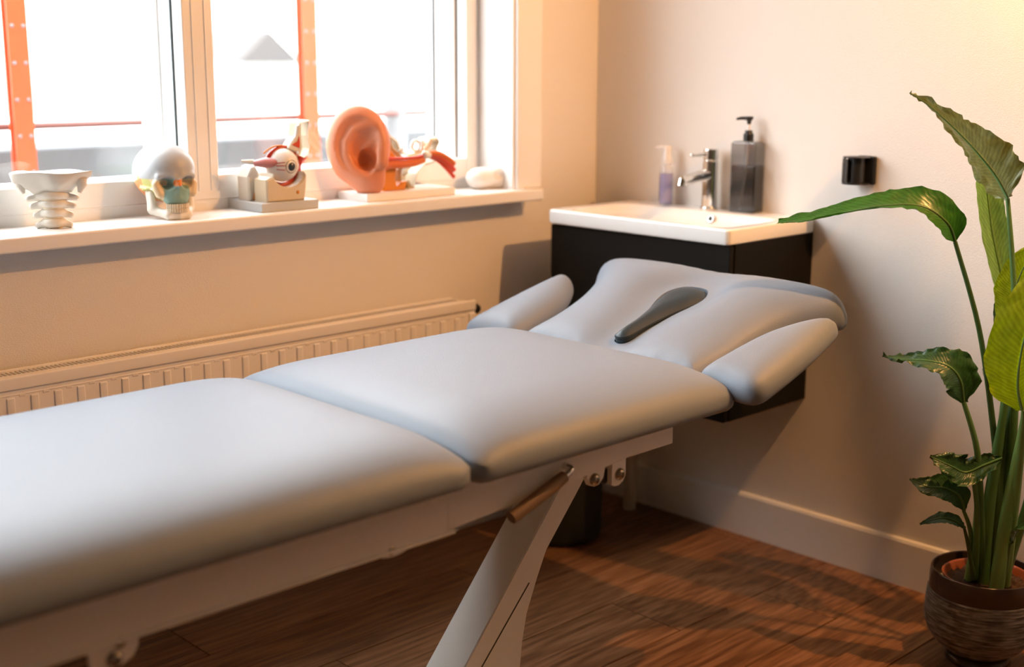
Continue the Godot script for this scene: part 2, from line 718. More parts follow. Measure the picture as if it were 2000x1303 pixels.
func shell() -> void:
	var W := 4.2
	var D := 3.8
	var H := 2.7
	# window wall: a slab with the window opening cut out (z 0.38 to 3.3, y 0.917 to 2.45)
	var x0 := -0.30
	var wa := CSGBox3D.new()
	wa.name = "wall_left"
	wa.size = Vector3(-x0, H, D + 0.2)
	wa.position = Vector3(x0 / 2, H / 2, D / 2)
	wa.material = M.wall_paint
	var cut := CSGBox3D.new()
	cut.name = "opening"
	cut.operation = CSGShape3D.OPERATION_SUBTRACTION
	cut.size = Vector3(1.0, 2.45 - 0.917, 3.3 - 0.38)
	cut.position = Vector3(0.0, (2.45 + 0.917) / 2 - H / 2, (3.3 + 0.38) / 2 - D / 2)
	cut.material = M.wall_paint
	wa.add_child(cut)
	add_child(wa)
	struct(wa)
	var wb := MB.new()
	wb.rbox(Vector3(W + 0.1, H, 0.2), Vector3(W / 2 + 0.05, H / 2, -0.1), 0.001, 1)
	struct(obj("wall_back", wb, M.wall_paint))
	var wc := MB.new()
	wc.rbox(Vector3(0.15, H, D + 0.2), Vector3(W + 0.075, H / 2, D / 2), 0.001, 1)
	struct(obj("wall_right", wc, M.wall_taupe))
	var wd := MB.new()
	wd.rbox(Vector3(W + 0.3, H, 0.15), Vector3(W / 2, H / 2, D + 0.075), 0.001, 1)
	struct(obj("wall_front", wd, M.wall_taupe))
	var ce := MB.new()
	ce.rbox(Vector3(W + 0.6, 0.15, D + 0.4), Vector3(W / 2, H + 0.075, D / 2), 0.001, 1)
	struct(obj("ceiling", ce, M.ceiling_paint))
	# floor: sub-floor and boards running parallel to the window wall
	var fl := MB.new()
	fl.rbox(Vector3(W + 0.6, 0.12, D + 0.4), Vector3(W / 2, -0.068, D / 2), 0.001, 1)
	var floor_ := obj("floor", fl, M.black_soft)
	struct(floor_)
	var rng := RandomNumberGenerator.new()
	rng.seed = 7
	var bw := 0.2133
	var bl := 1.24
	var board := MB.new()
	board.rbox(Vector3(bw - 0.0016, 0.008, bl - 0.0016), Vector3(0, -0.004, 0), 0.0012, 1)
	var bm := board.mesh()
	var starts := {1: 0.24, 5: 0.301, 2: 0.75, 3: 0.05, 4: 0.62, 6: 0.86}
	for i in 19:
		var x: float = 0.004 - bw + bw * (i + 0.5)
		var s: float = starts[i] if starts.has(i) else rng.randf() * bl
		var z := s - bl
		while z < D:
			var a := maxf(z, 0.0)
			var e := minf(z + bl, D)
			if e - a > 0.05 and x < W + bw / 2:
				var o := obj("plank", bm, M["board_%d" % rng.randi_range(0, 5)], floor_, Vector3(x, 0, (a + e) / 2))
				o.scale.z = (e - a) / bl
			z += bl
	# skirting on the basin wall
	var sk := MB.new()
	var prof := PackedVector2Array([Vector2(0, 0), Vector2(0.012, 0), Vector2(0.012, 0.114), Vector2(0.009, 0.121), Vector2(0.004, 0.123), Vector2(0, 0.123)])
	sk.prism(prof, W, Transform3D(Basis(Vector3(0, 0, 1), Vector3(0, 1, 0), Vector3(1, 0, 0)), Vector3(0, 0, 0)), 0.0)
	struct(obj("baseboard_back", sk, M.skirting))
	var sl := MB.new()
	sl.prism(prof, D, Transform3D(Basis(Vector3(1, 0, 0), Vector3(0, 1, 0), Vector3(0, 0, 1)), Vector3(0, 0, 0)), 0.0)
	struct(obj("baseboard_left", sl, M.skirting))
	# sill and casing
	var si := MB.new()
	si.rbox(Vector3(0.165, 0.033, 3.06), Vector3(-0.0025, 0.9335, 0.297 + 1.53), 0.006, 3)
	struct(obj("trim_1", si, M.white_gloss))
	var cs := MB.new()
	cs.rbox(Vector3(0.062, 1.50, 0.093), Vector3(0.030, 0.95 + 0.75, 0.2885 + 0.0465), 0.004, 2)
	struct(obj("trim_2", cs, M.white_gloss))
	var rv := MB.new()
	rv.rbox(Vector3(0.16, 1.50, 0.012), Vector3(-0.03, 0.95 + 0.75, 0.384), 0.002, 2)
	struct(obj("trim_3", rv, M.frame_white))


func window() -> void:
	var xf := -0.085
	var w := Node3D.new()
	w.name = "window_1"
	add_child(w)
	struct(w)
	var y0 := 0.945
	var y1 := 2.45
	# fixed outer frame: side post, bottom rail, top rail, mullions
	var b := MB.new()
	b.rbox(Vector3(0.041, y1 - y0, 0.055), Vector3(xf - 0.0205, (y0 + y1) / 2, 0.436 - 0.0275), 0.003, 2)
	b.rbox(Vector3(0.12, y1 - y0, 0.062), Vector3(xf - 0.041 - 0.06, (y0 + y1) / 2, 0.446 - 0.031), 0.003, 2)
	obj("side_post", b, M.frame_white, w)
	for q in [[1.220, 1.300], [2.55, 2.63], [3.25, 3.31]]:
		var m := MB.new()
		m.rbox(Vector3(0.13, y1 - y0, q[1] - q[0]), Vector3(xf - 0.065, (y0 + y1) / 2, (q[0] + q[1]) / 2), 0.004, 2)
		for g in [0.023, 0.056]:
			m.rbox(Vector3(0.004, y1 - y0 - 0.1, 0.003), Vector3(xf + 0.0005, (y0 + y1) / 2, q[0] + g), 0.0015, 1)
		obj("mullion", m, M.frame_white, w)
	var br := MB.new()
	br.rbox(Vector3(0.13, 1.0305 - y0, 2.9), Vector3(xf - 0.067, (y0 + 1.0305) / 2, 0.39 + 1.45), 0.004, 2)
	obj("bottom_rail", br, M.frame_white, w)
	var st := MB.new()
	st.rbox(Vector3(0.004, 0.004, 2.9), Vector3(xf - 0.002, 0.975, 0.39 + 1.45), 0.0015, 1)
	obj("bottom_bead", st, M.frame_white, w)
	var tr := MB.new()
	tr.rbox(Vector3(0.13, 0.08, 2.9), Vector3(xf - 0.067, y1 - 0.04, 0.39 + 1.45), 0.004, 2)
	obj("top_rail", tr, M.frame_white, w)
	# outer sash edge seen through the left pane
	var os := MB.new()
	os.rbox(Vector3(0.05, y1 - 1.03, 0.03), Vector3(xf - 0.13 + 0.0, (1.03 + y1) / 2, 1.300 + 0.0155), 0.004, 2)
	obj("outer_sash", os, M.frame_white, w)
	# gaskets
	for q in [[-0.131, 1.3015], [-0.2105, 0.4475], [-0.1265, 0.4375]]:
		var g := MB.new()
		g.rbox(Vector3(0.007, y1 - 1.03, 0.004), Vector3(q[0], (1.03 + y1) / 2, q[1]), 0.001, 1)
		obj("gasket", g, M.gasket, w)
	# panes
	for q in [[0.4445, 1.222, -0.211], [1.2985, 2.552, -0.132], [2.628, 3.26, -0.132]]:
		var p := MB.new()
		p.rbox(Vector3(0.004, y1 - 1.028 - 0.06, q[1] - q[0]), Vector3(q[2], (1.028 + y1 - 0.06) / 2, (q[0] + q[1]) / 2), 0.0005, 1)
		obj("pane", p, M.glass, w)


func outside() -> void:
	# terrace level, low roof edge, balustrade posts, handrail, drainpipe, house across the way
	var gr := MB.new()
	gr.rbox(Vector3(60, 0.3, 60), Vector3(-31.0, -1.65, -8), 0.01, 1)
	struct(obj("terrace_ground", gr, M.terrace))
	var wl := MB.new()
	wl.rbox(Vector3(0.25, 2.52, 7.0), Vector3(-1.52, 1.02 - 1.26 - 0.26 + 0.26, 0.0), 0.01, 2)
	var wall := obj("outside_parapet", wl, M.roof_felt)
	wall.set_meta("kind", "structure")
	for q in [[1.206, "orange steel post with round bolt holes outside the left pane", 2.2], [0.178, "orange steel post outside the right pane, left of the grey drainpipe", 2.2]]:
		var t := thing("steel_post", q[1], "post", Vector3(-1.2, 0.0, q[0]), "orange steel posts outside the window")
		var p := MB.new()
		var prof := PackedVector2Array([Vector2(-0.03, -0.02), Vector2(0.03, -0.02), Vector2(0.03, -0.014), Vector2(0.004, -0.012), Vector2(0.004, 0.012), Vector2(0.03, 0.014), Vector2(0.03, 0.02), Vector2(-0.03, 0.02), Vector2(-0.03, 0.014), Vector2(-0.004, 0.012), Vector2(-0.004, -0.012), Vector2(-0.03, -0.014)])
		p.prism(prof, 3.8, Transform3D(Basis(Vector3(0, 0, 1), Vector3(1, 0, 0), Vector3(0, 1, 0)), Vector3(0, -1.5, 0)), 0.0)
		obj("profile", p, M.orange_paint, t)
		for k in 9:
			for s in [-0.017, 0.017]:
				var h := MB.new()
				h.lathe([[0.0, 0.0], [0.006, 0.0], [0.006, 0.003], [0.0, 0.004]], 8, Transform3D(Basis(Vector3(0, -1, 0), Vector3(1, 0, 0), Vector3(0, 0, 1)), Vector3(0.019, 0.86 + 0.106 * k, s)))
				obj("bolt", h, M.pole_grey, t)
	var r := MB.new()
	r.tube([Vector3(-1.24, 1.098, 2.6), Vector3(-1.24, 1.098, -1.4)], [0.011], 10)
	tag(obj("handrail", r, M.rail_paint), "thin brownish red handrail running behind the orange posts outside", "handrail")
	var d := MB.new()
	d.tube([Vector3(-1.27, -1.5, -0.265), Vector3(-1.27, 2.4, -0.265)], [0.043], 16)
	tag(obj("drainpipe", d, M.pole_grey), "upright grey drainpipe outside near the right end of the window", "pipe")
	# house
	var h := thing("distant_house", "pale house with a dark slate gable roof seen through the right pane", "house", Vector3(-14, 0, -8.0))
	var hw := MB.new()
	hw.rbox(Vector3(4.0, 2.75, 3.2), Vector3(-2.0, -0.12, 0), 0.02, 1)
	obj("wall", hw, M.facade, h)
	var rf := MB.new()
	rf.prism(PackedVector2Array([Vector2(-0.42, 1.22), Vector2(0.36, 1.68), Vector2(0.42, 1.71), Vector2(-0.20, 1.68), Vector2(-0.75, 1.22)]), 3.6, Transform3D(Basis(Vector3(0, 0, 1), Vector3(0, 1, 0), Vector3(-1, 0, 0)), Vector3(0.2, 0, 0)), 0.01)
	var rg := MB.new()
	rg.prism(PackedVector2Array([Vector2(-0.55, 1.22), Vector2(0.55, 1.22), Vector2(0.35, 1.40), Vector2(0.10, 1.62), Vector2(-0.02, 1.70), Vector2(-0.2, 1.55), Vector2(-0.5, 1.30)]), 3.6, Transform3D(Basis(Vector3(0, 0, 1), Vector3(0, 1, 0), Vector3(-1, 0, 0)), Vector3(0.2, 0, 0)), 0.01)
	obj("roof", rg, M.slate, h)


func radiator() -> void:
	var t := thing("radiator", "cream panel radiator with vertical flutes under the window sill", "radiator", Vector3(0, 0, 0))
	var z0 := 0.572
	var z1 := 3.0
	var L := z1 - z0
	var zc := (z0 + z1) / 2
	var f := MB.new()
	f.rbox(Vector3(0.012, 0.50, L), Vector3(0.092, 0.41, zc), 0.004, 2)
	obj("front_panel", f, M.radiator, t)
	var e := MB.new()
	e.rbox(Vector3(0.008, 0.028, L), Vector3(0.0985, 0.660, zc), 0.004, 2)
	obj("top_edge", e, M.radiator, t)
	var e2 := MB.new()
	e2.rbox(Vector3(0.006, 0.46, 0.024), Vector3(0.0985, 0.41, z0 + 0.012), 0.003, 2)
	obj("end_edge", e2, M.radiator, t)
	var ln := MB.new()
	ln.rbox(Vector3(0.0022, 0.003, L - 0.05), Vector3(0.0982, 0.6365, zc), 0.001, 1)
	obj("crease", ln, M.radiator, t)
	var fl := MB.new()
	fl.rbox(Vector3(0.007, 0.42, 0.019), Vector3(0, 0, 0), 0.006, 2)
	var fm := fl.mesh()
	var dm := MB.new()
	dm.rbox(Vector3(0.002, 0.006, 0.013), Vector3(0, 0, 0), 0.001, 1)
	var dmm := dm.mesh()
	for k in 49:
		var z := 0.6135 + 0.0497 * k
		if z < z1 - 0.03:
			obj("flute", fm, M.radiator, t, Vector3(0.097, 0.422, z + 0.0245))
			obj("flute_notch", dmm, M.wall_paint, t, Vector3(0.0986, 0.6335, z))
	var bp := MB.new()
	bp.rbox(Vector3(0.012, 0.50, L), Vector3(0.034, 0.41, zc), 0.004, 2)
	obj("back_panel", bp, M.radiator, t)
	# top grille
	var g := MB.new()
	for x in [0.030, 0.084]:
		g.rbox(Vector3(0.006, 0.012, L - 0.03), Vector3(x, 0.668, zc + 0.01), 0.002, 1)
	obj("grille_rail", g, M.radiator, t)
	var s := MB.new()
	var k := 0
	while z0 + 0.03 + 0.0095 * k < z1:
		s.rbox(Vector3(0.05, 0.008, 0.0045), Vector3(0.057, 0.666, z0 + 0.03 + 0.0095 * k), 0.001, 1)
		k += 1
	obj("grille_bars", s, M.radiator, t).set_meta("kind", "stuff")
	var under := MB.new()
	under.rbox(Vector3(0.046, 0.004, L - 0.04), Vector3(0.060, 0.64, zc), 0.001, 1)
	obj("convector", under, M.pole_grey, t)
	for z in [0.9, 2.4]:
		var br := MB.new()
		br.rbox(Vector3(0.03, 0.08, 0.03), Vector3(0.014, 0.5, z), 0.002, 1)
		obj("bracket", br, M.radiator, t)
	var v := MB.new()
	v.lathe([[0.0, -0.02], [0.012, -0.02], [0.014, -0.012], [0.014, 0.014], [0.010, 0.02], [0.0, 0.02]], 16, Transform3D(Basis(Vector3(1, 0, 0), Vector3(0, 0, -1), Vector3(0, 1, 0)), Vector3(0.062, 0.640, z0 - 0.024)))
	obj("valve_knob", v, M.black_plastic, t)
	var vb := MB.new()
	vb.tube([Vector3(0.062, 0.640, z0 + 0.01), Vector3(0.062, 0.64, z0 - 0.01), Vector3(0.062, 0.61, z0 - 0.022), Vector3(0.062, 0.57, z0 - 0.022)], [0.008], 10)
	obj("valve_body", vb, M.bolt_steel, t)
	var pp := MB.new()
	pp.tube([Vector3(0.062, 0.575, z0 - 0.022), Vector3(0.062, 0.545, z0 - 0.022), Vector3(0.050, 0.530, z0 - 0.022), Vector3(0.0, 0.530, z0 - 0.022)], [0.0075], 10)
	obj("supply_pipe", pp, M.pipe, t)


func basin_unit() -> void:
	var cx := 0.4625
	var cab := thing("vanity_cabinet", "black wall-hung vanity cabinet under the white washbasin", "cabinet", Vector3(cx, 0.426, 0.0))
	var b := MB.new()
	b.rbox(Vector3(0.594, 0.441, 0.332), Vector3(0, 0.2205, 0.166), 0.002, 1)
	obj("body", b, M.cabinet_black, cab)
	var fr := MB.new()
	fr.rbox(Vector3(0.596, 0.436, 0.018), Vector3(0, 0.2195, 0.346), 0.002, 2)
	obj("front", fr, M.cabinet_black, cab)
	# basin: one glazed shell, lofted from rounded rectangles
	var sk := thing("washbasin", "white rectangular ceramic washbasin on the black cabinet", "washbasin", Vector3(cx, 0.867, 0.183))
	var m := MB.new()
	var rows := []
	var hx := 0.3015
	var hz := 0.183
	var n := 8
	rows.append(m.flat_row(Vector3.ZERO, 4 * (n + 1)))
	rows.append(ring(rrect(hx - 0.004, hz - 0.003, 0.012, n), 0.0))
	rows.append(ring(rrect(hx - 0.004, hz - 0.003, 0.012, n), 0.0))
	rows.append(ring(rrect(hx, hz, 0.014, n), 0.004))
	rows.append(ring(rrect(hx, hz, 0.014, n), 0.032))
	rows.append(ring(rrect(hx - 0.002, hz - 0.002, 0.013, n), 0.036))
	rows.append(ring(rrect(hx - 0.006, hz - 0.006, 0.012, n), 0.0375))
	# bowl opening set towards the front, its rim a little lowered
	var bc := Vector2(0.0, 0.030)
	rows.append(ring(rrect(0.268, 0.128, 0.05, n, bc.x, bc.y), 0.0370))
	rows.append(ring(rrect(0.262, 0.122, 0.048, n, bc.x, bc.y), 0.0345))
	rows.append(ring(rrect(0.252, 0.113, 0.046, n, bc.x, bc.y), 0.022))
	rows.append(ring(rrect(0.235, 0.100, 0.044, n, bc.x, bc.y), 0.006))
	rows.append(ring(rrect(0.17, 0.07, 0.04, n, bc.x, bc.y), 0.003))
	rows.append(m.flat_row(Vector3(bc.x, 0.002, bc.y), 4 * (n + 1)))
	m.grid(rows, true)
	obj("bowl", m, M.ceramic, sk)
	var ov := MB.new()
	ov.lathe([[0.0, 0.004], [0.006, 0.004], [0.006, 0.004], [0.008, 0.006], [0.011, 0.005], [0.012, 0.0], [0.0, 0.0]], 20, Transform3D(Basis(Vector3(1, 0, 0), Vector3(0, 0.35, 0.94), Vector3(0, -0.94, 0.35)), Vector3(0.05, 0.020, -0.078)))
	var ring_ := obj("overflow_ring", ov, M.chrome, sk)
	var oh := MB.new()
	oh.lathe([[0.0, 0.0072], [0.0065, 0.0068], [0.007, 0.004], [0.0, 0.004]], 16, Transform3D(Basis(Vector3(1, 0, 0), Vector3(0, 0.35, 0.94), Vector3(0, -0.94, 0.35)), Vector3(0.05, 0.020, -0.078)))
	obj("overflow_hole", oh, M.gasket, ring_)
	# tap
	var t := thing("basin_tap", "chrome single-lever tap standing on the washbasin", "tap", Vector3(0.453, 0.904, 0.040))
	var bo := MB.new()
	bo.lathe([[0.0, 0.0], [0.024, 0.0], [0.024, 0.005], [0.0205, 0.008], [0.0205, 0.008], [0.0205, 0.128], [0.0205, 0.128], [0.018, 0.130], [0.018, 0.133], [0.0205, 0.135], [0.0205, 0.135], [0.0205, 0.158], [0.0195, 0.161], [0.0195, 0.161], [0.0, 0.162]], 32)
	obj("body", bo, M.chrome, t)
	var sp := MB.new()
	sp.tube([Vector3(0.0, 0.092, 0.012), Vector3(-0.006, 0.090, 0.045), Vector3(-0.018, 0.080, 0.098)], [0.0155, 0.015, 0.0135], 20)
	obj("spout", sp, M.chrome, t)
	var ar := MB.new()
	ar.tube([Vector3(-0.018, 0.084, 0.094), Vector3(-0.0185, 0.066, 0.100)], [0.0115, 0.0115], 16)
	obj("aerator", ar, M.chrome, t)
	var le := MB.new()
	le.tube([Vector3(0.0, 0.148, 0.015), Vector3(-0.008, 0.147, 0.036), Vector3(-0.016, 0.146, 0.060)], [0.0055, 0.0045, 0.004], 10)
	le.lathe([[0.0, -0.006], [0.005, -0.004], [0.006, 0.0], [0.005, 0.004], [0.0, 0.006]], 12, Transform3D(Basis.IDENTITY, Vector3(-0.016, 0.146, 0.060)))
	obj("lever", le, M.chrome, t)
	# waste pipe down to the floor
	var p := MB.new()
	p.tube([Vector3(0.222, 0.0, 0.072), Vector3(0.222, 0.43, 0.072)], [0.0185], 18)
	tag(obj("waste_pipe", p, M.pipe), "upright cream waste pipe running from the cabinet down to the floor", "pipe")


func soap_pump(t: Node3D, top: float, head: Material, tilt: float, collar_r: float) -> void:
	var c := MB.new()
	c.lathe([[0.0, 0.0], [collar_r, 0.0], [collar_r, 0.0], [collar_r, 0.017], [collar_r * 0.94, 0.019], [collar_r * 0.75, 0.020], [collar_r * 0.72, 0.027], [0.0, 0.028]], 24, Transform3D(Basis.IDENTITY, Vector3(0, top, 0)))
	obj("collar", c, head, t)
	var s := MB.new()
	s.lathe([[0.0, 0.0], [0.0045, 0.0], [0.0045, 0.020], [0.0, 0.020]], 12, Transform3D(Basis.IDENTITY, Vector3(0, top + 0.026, 0)))
	obj("plunger", s, M.label_white, t)
	var h := MB.new()
	h.lathe([[0.0, 0.0], [0.005, 0.0], [0.006, 0.008], [0.0105, 0.014], [0.0115, 0.018], [0.010, 0.020], [0.0, 0.0205]], 18, Transform3D(Basis.IDENTITY, Vector3(0, top + 0.043, 0)))
	var d := Vector3(cos(tilt), 0, sin(tilt))
	h.tube([Vector3(0, top + 0.058, 0), Vector3(0, top + 0.0585, 0) + d * 0.020, Vector3(0, top + 0.056, 0) + d * 0.033], [0.005, 0.0042, 0.003], 10)
	obj("pump_head", h, head, t)


func small_things() -> void:
	# smoke-grey square pump bottle
	var t := thing("soap_dispenser", "square smoke-grey pump bottle half full of dark soap, on the washbasin", "soap bottle", Vector3(0.567, 0.9045, 0.031))
	var b := MB.new()
	var rows := []
	var hx := 0.0405
	var hz := 0.023
	for q in [[0.002, 0.0], [0.0, 0.003], [0.0, 0.180], [0.004, 0.185], [0.010, 0.1865]]:
		rows.append(ring(rrect(hx - q[0], hz - q[0], 0.006, 4), q[1]))
	rows.push_front(b.flat_row(Vector3.ZERO, rows[0].size()))
	rows.append(ring(rrect(0.012, 0.012, 0.0115, 4), 0.1872))
	rows.append(b.flat_row(Vector3(0, 0.1872, 0), rows[0].size()))
	b.grid(rows, true)
	obj("bottle", b, M.smoke_plastic, t)
	var g := MB.new()
	g.rbox(Vector3(2 * hx - 0.005, 0.120, 2 * hz - 0.005), Vector3(0, 0.064, 0), 0.005, 2)
	obj("soap", g, M.dark_gel, t)
	var tb := MB.new()
	tb.tube([Vector3(0, 0.187, 0), Vector3(-0.002, 0.12, 0.002), Vector3(-0.014, 0.006, 0.008)], [0.0036], 10)
	obj("dip_tube", tb, M.tube_white, t)
	soap_pump(t, 0.187, M.black_plastic, 2.55, 0.0135)
	# small clear foam bottle with purple liquid
	var f := thing("foam_bottle", "small clear bottle of purple foam soap with a white pump, left of the tap", "soap bottle", Vector3(0.302, 0.9045, 0.040))
	var fb := MB.new()
	fb.lathe([[0.0, 0.0], [0.018, 0.0], [0.0195, 0.003], [0.0195, 0.088], [0.0185, 0.098], [0.014, 0.108], [0.0125, 0.112], [0.0, 0.112]], 28)
	obj("bottle", fb, M.clear_plastic, f)
	var fl := MB.new()
	fl.lathe([[0.0, 0.002], [0.0172, 0.002], [0.018, 0.005], [0.018, 0.086], [0.018, 0.086], [0.0, 0.086]], 28)
	obj("liquid", fl, M.purple_liquid, f)
	var lb := MB.new()
	var lrows := []
	for y in [0.012, 0.075]:
		var row := PackedVector3Array()
		for k in 9:
			var a := 0.75 * PI + 0.085 * PI * k
			row.append(Vector3(cos(a) * 0.0199, y, -sin(a) * -0.0199))
		lrows.append(row)
	lb.grid(lrows, false, false)
	obj("label", lb, M.label_white, f)
	var fc := MB.new()
	fc.lathe([[0.0, 0.110], [0.0145, 0.110], [0.0145, 0.128], [0.012, 0.130], [0.011, 0.150], [0.012, 0.152], [0.012, 0.160], [0.0, 0.162]], 24)
	fc.tube([Vector3(0, 0.156, 0), Vector3(-0.018, 0.157, 0.012), Vector3(-0.026, 0.154, 0.017)], [0.006, 0.005, 0.004], 10)
	obj("pump_head", fc, M.label_white, f)
	# black bracket on the basin wall
	var k := thing("wall_holder", "glossy black looped holder fixed to the wall right of the basin", "wall holder", Vector3(0.905, 1.035, 0.0))
	var bp := MB.new()
	bp.rbox(Vector3(0.052, 0.070, 0.012), Vector3(0, 0, 0.006), 0.005, 3)
	obj("back_plate", bp, M.black_plastic, k)
	var cy := MB.new()
	cy.lathe([[0.0, -0.034], [0.019, -0.034], [0.021, -0.031], [0.021, 0.030], [0.019, 0.034], [0.0, 0.034]], 28, Transform3D(Basis.IDENTITY, Vector3(-0.012, 0.0, 0.034)))
	obj("core", cy, M.black_plastic, k)
	var lp := MB.new()
	var arc_in := []
	var poly := PackedVector2Array()
	for i in 13:
		var a := PI * 0.55 + PI * 0.45 * i / 12.0
		arc_in.append(Vector2(-0.012 + cos(a) * 0.030, 0.034 + sin(a) * 0.030))
		poly.append(Vector2(-0.012 + cos(a) * 0.0335, 0.034 + sin(a) * 0.0335))
	arc_in.reverse()
	for p in arc_in:
		poly.append(p)
	lp.prism(poly, 0.058, Transform3D(Basis(Vector3(1, 0, 0), Vector3(0, 0, 1), Vector3(0, -1, 0)), Vector3(0, 0.029, 0)), 0.001)
	for y in [-0.0335, 0.0305]:
		lp.lathe([[0.0, y], [0.0325, y], [0.0335, y + 0.001], [0.0335, y + 0.003], [0.0, y + 0.003]], 28, Transform3D(Basis.IDENTITY, Vector3(-0.012, 0.0, 0.034)))
	obj("loop", lp, M.black_plastic, k)
	# waste bin
	var w := thing("waste_bin", "black round waste bin on the floor behind the table leg", "waste bin", Vector3(0.235, 0.0, 0.375))
	var wb := MB.new()
	wb.lathe([[0.0, 0.0], [0.092, 0.0], [0.104, 0.006], [0.110, 0.02], [0.116, 0.29], [0.118, 0.30], [0.112, 0.31], [0.108, 0.30], [0.104, 0.03], [0.0, 0.025]], 40)
	obj("body", wb, M.black_soft, w)
	var wr := MB.new()
	wr.lathe([[0.117, 0.283], [0.121, 0.286], [0.121, 0.298], [0.117, 0.301]], 40)
	obj("rim", wr, M.black_plastic, w)


func bolt_mesh() -> ArrayMesh:
	var b := MB.new()
	b.lathe([[0.0, 0.0], [0.0115, 0.0], [0.0115, 0.0], [0.0112, 0.003], [0.0085, 0.0065], [0.005, 0.008], [0.0045, 0.008], [0.0045, 0.008], [0.0042, 0.0035], [0.0, 0.0035]], 20, Transform3D(Basis(Vector3(0, -1, 0), Vector3(1, 0, 0), Vector3(0, 0, 1)), Vector3.ZERO))
	return b.mesh()


func table() -> void:
	var cx := 0.815
	var t := thing("treatment_table", "blue-grey padded treatment table on a white steel frame in the middle of the room", "treatment table", Vector3(cx, 0.0, 0.0))
	var hw := 0.362
	var yb := 0.642
	var flat := func(len: float, zmid: float) -> Callable:
		return func(p: Vector2, d: float) -> float:
			var du := hw - absf(p.x)
			var dv := len / 2 - absf(p.y)
			return 0.060 * dome(du / 0.19) * (0.45 + 0.55 * dome(dv / 0.15)) + 0.005 * crown(d / 0.015, 2.0)
	# leg section
	var l0 := 1.548
	var ll := 0.86
	var leg := pad(rrect(hw, ll / 2, 0.025, 6), PackedVector2Array(), 0.022, flat.call(ll, 0.0), 150, 26)
	obj("leg_pad", leg, M.vinyl, t, Vector3(0, yb, l0 + ll / 2))
	var m0 := 0.868
	var ml := l0 - m0 - 0.006
	var mid := pad(rrect(hw, ml / 2, 0.025, 6), PackedVector2Array(), 0.022, flat.call(ml, 0.0), 150, 26)
	obj("seat_pad", mid, M.vinyl, t, Vector3(0, yb, m0 + ml / 2))
	# head section, hinged and raised: local x across, -z away from the hinge
	var head := Node3D.new()
	head.name = "head_section"
	head.position = Vector3(0.0, 0.652, m0 - 0.006)
	head.rotation_degrees.x = 13.0
	t.add_child(head)
	var hp := [Vector2(0.0, -0.455), Vector2(-0.2, -0.452), Vector2(-0.305, -0.437), Vector2(-0.347, -0.40), Vector2(-0.338, -0.365), Vector2(-0.29, -0.295), Vector2(-0.262, -0.21), Vector2(-0.252, -0.10), Vector2(-0.248, -0.02), Vector2(-0.235, -0.002), Vector2(0.0, 0.0)]
	var outline := []
	for p in hp:
		outline.append(p)
	for i in range(hp.size() - 2, 0, -1):
		outline.append(Vector2(-hp[i].x, hp[i].y))
	outline.reverse()
	var ho := closed_curve(outline, 5)
	var hole := []
	for q in [[0.0, -0.062], [0.019, -0.072], [0.024, -0.105], [0.027, -0.15], [0.036, -0.205], [0.052, -0.26], [0.054, -0.30], [0.034, -0.335], [0.0, -0.345]]:
		hole.append(Vector2(q[0], q[1]))
	for q in [[0.034, -0.335], [0.054, -0.30], [0.052, -0.26], [0.036, -0.205], [0.027, -0.15], [0.024, -0.105], [0.019, -0.072]]:
		hole.append(Vector2(-q[0], q[1]))
	hole.reverse()
	var hc := closed_curve(hole, 5)
	if Geometry2D.is_polygon_clockwise(ho):
		ho.reverse()
	if Geometry2D.is_polygon_clockwise(hc):
		hc.reverse()
	var hf := func(p: Vector2, d: float) -> float:
		var dh := edge_dist(p, hc)
		var far := smoothstep(0.08, 0.36, -p.y)
		return (0.046 + 0.028 * far) * dome(d / (0.13 - 0.045 * smoothstep(0.36, 0.43, -p.y))) + 0.004 * crown(d / 0.015, 2.0) - (0.024 + 0.008 * far) * exp(-dh * dh / 0.0034)
	obj("head_pad", pad(ho, hc, 0.022, hf, 180, 30), M.vinyl, head)
	# plug in the face hole
	var pl := PackedVector2Array()
	var m := hc.size()
	for i in m:
		var tt := hc[(i + 1) % m] - hc[(i + m - 1) % m]
		pl.append(hc[i] + Vector2(-tt.y, tt.x).normalized() * 0.0035)
	var pf := func(_p: Vector2, d: float) -> float:
		return 0.016 * crown(d / 0.04, 2.2)
	var plug := obj("face_plug", pad(pl, PackedVector2Array(), 0.056, pf, 100, 14), M.vinyl_dark, head, Vector3(0, -0.004, 0))
	plug.rotation_degrees.x = 2.2
	var seam := MB.new()
	for lift in [0.047, 0.054]:
		var pts := []
		var rs := resample(pl, 80)
		for i in 81:
			pts.append(Vector3(rs[i % 80].x, lift, rs[i % 80].y))
		seam.tube(pts, [0.0008], 5)
	obj("stitching", seam, M.stitch, plug)
	# arm rests either side of the head
	for s in [-1.0, 1.0]:
		var w := [Vector2(0.262, -0.004), Vector2(0.32, 0.012), Vector2(0.385, 0.020), Vector2(0.412, 0.006), Vector2(0.418, -0.04), Vector2(0.412, -0.17), Vector2(0.396, -0.285), Vector2(0.378, -0.308), Vector2(0.352, -0.298), Vector2(0.318, -0.26), Vector2(0.282, -0.19), Vector2(0.264, -0.09)]
		var wo := []
		for p in w:
			wo.append(Vector2(p.x * s, p.y))
		if s > 0:
			wo.reverse()
		var wc := closed_curve(wo, 5)
		if Geometry2D.is_polygon_clockwise(wc):
			wc.reverse()
		var wf := func(_p: Vector2, d: float) -> float:
			return 0.040 * dome(d / 0.065)
		obj("arm_pad", pad(wc, PackedVector2Array(), 0.022, wf, 90, 16), M.vinyl, head, Vector3(0, 0.008, 0)).rotation_degrees.x = 3.0
	var hb := MB.new()
	hb.rbox(Vector3(0.60, 0.012, 0.30), Vector3(0, -0.018, -0.17), 0.004, 2)
	obj("head_plate", hb, M.powder_coat, head)
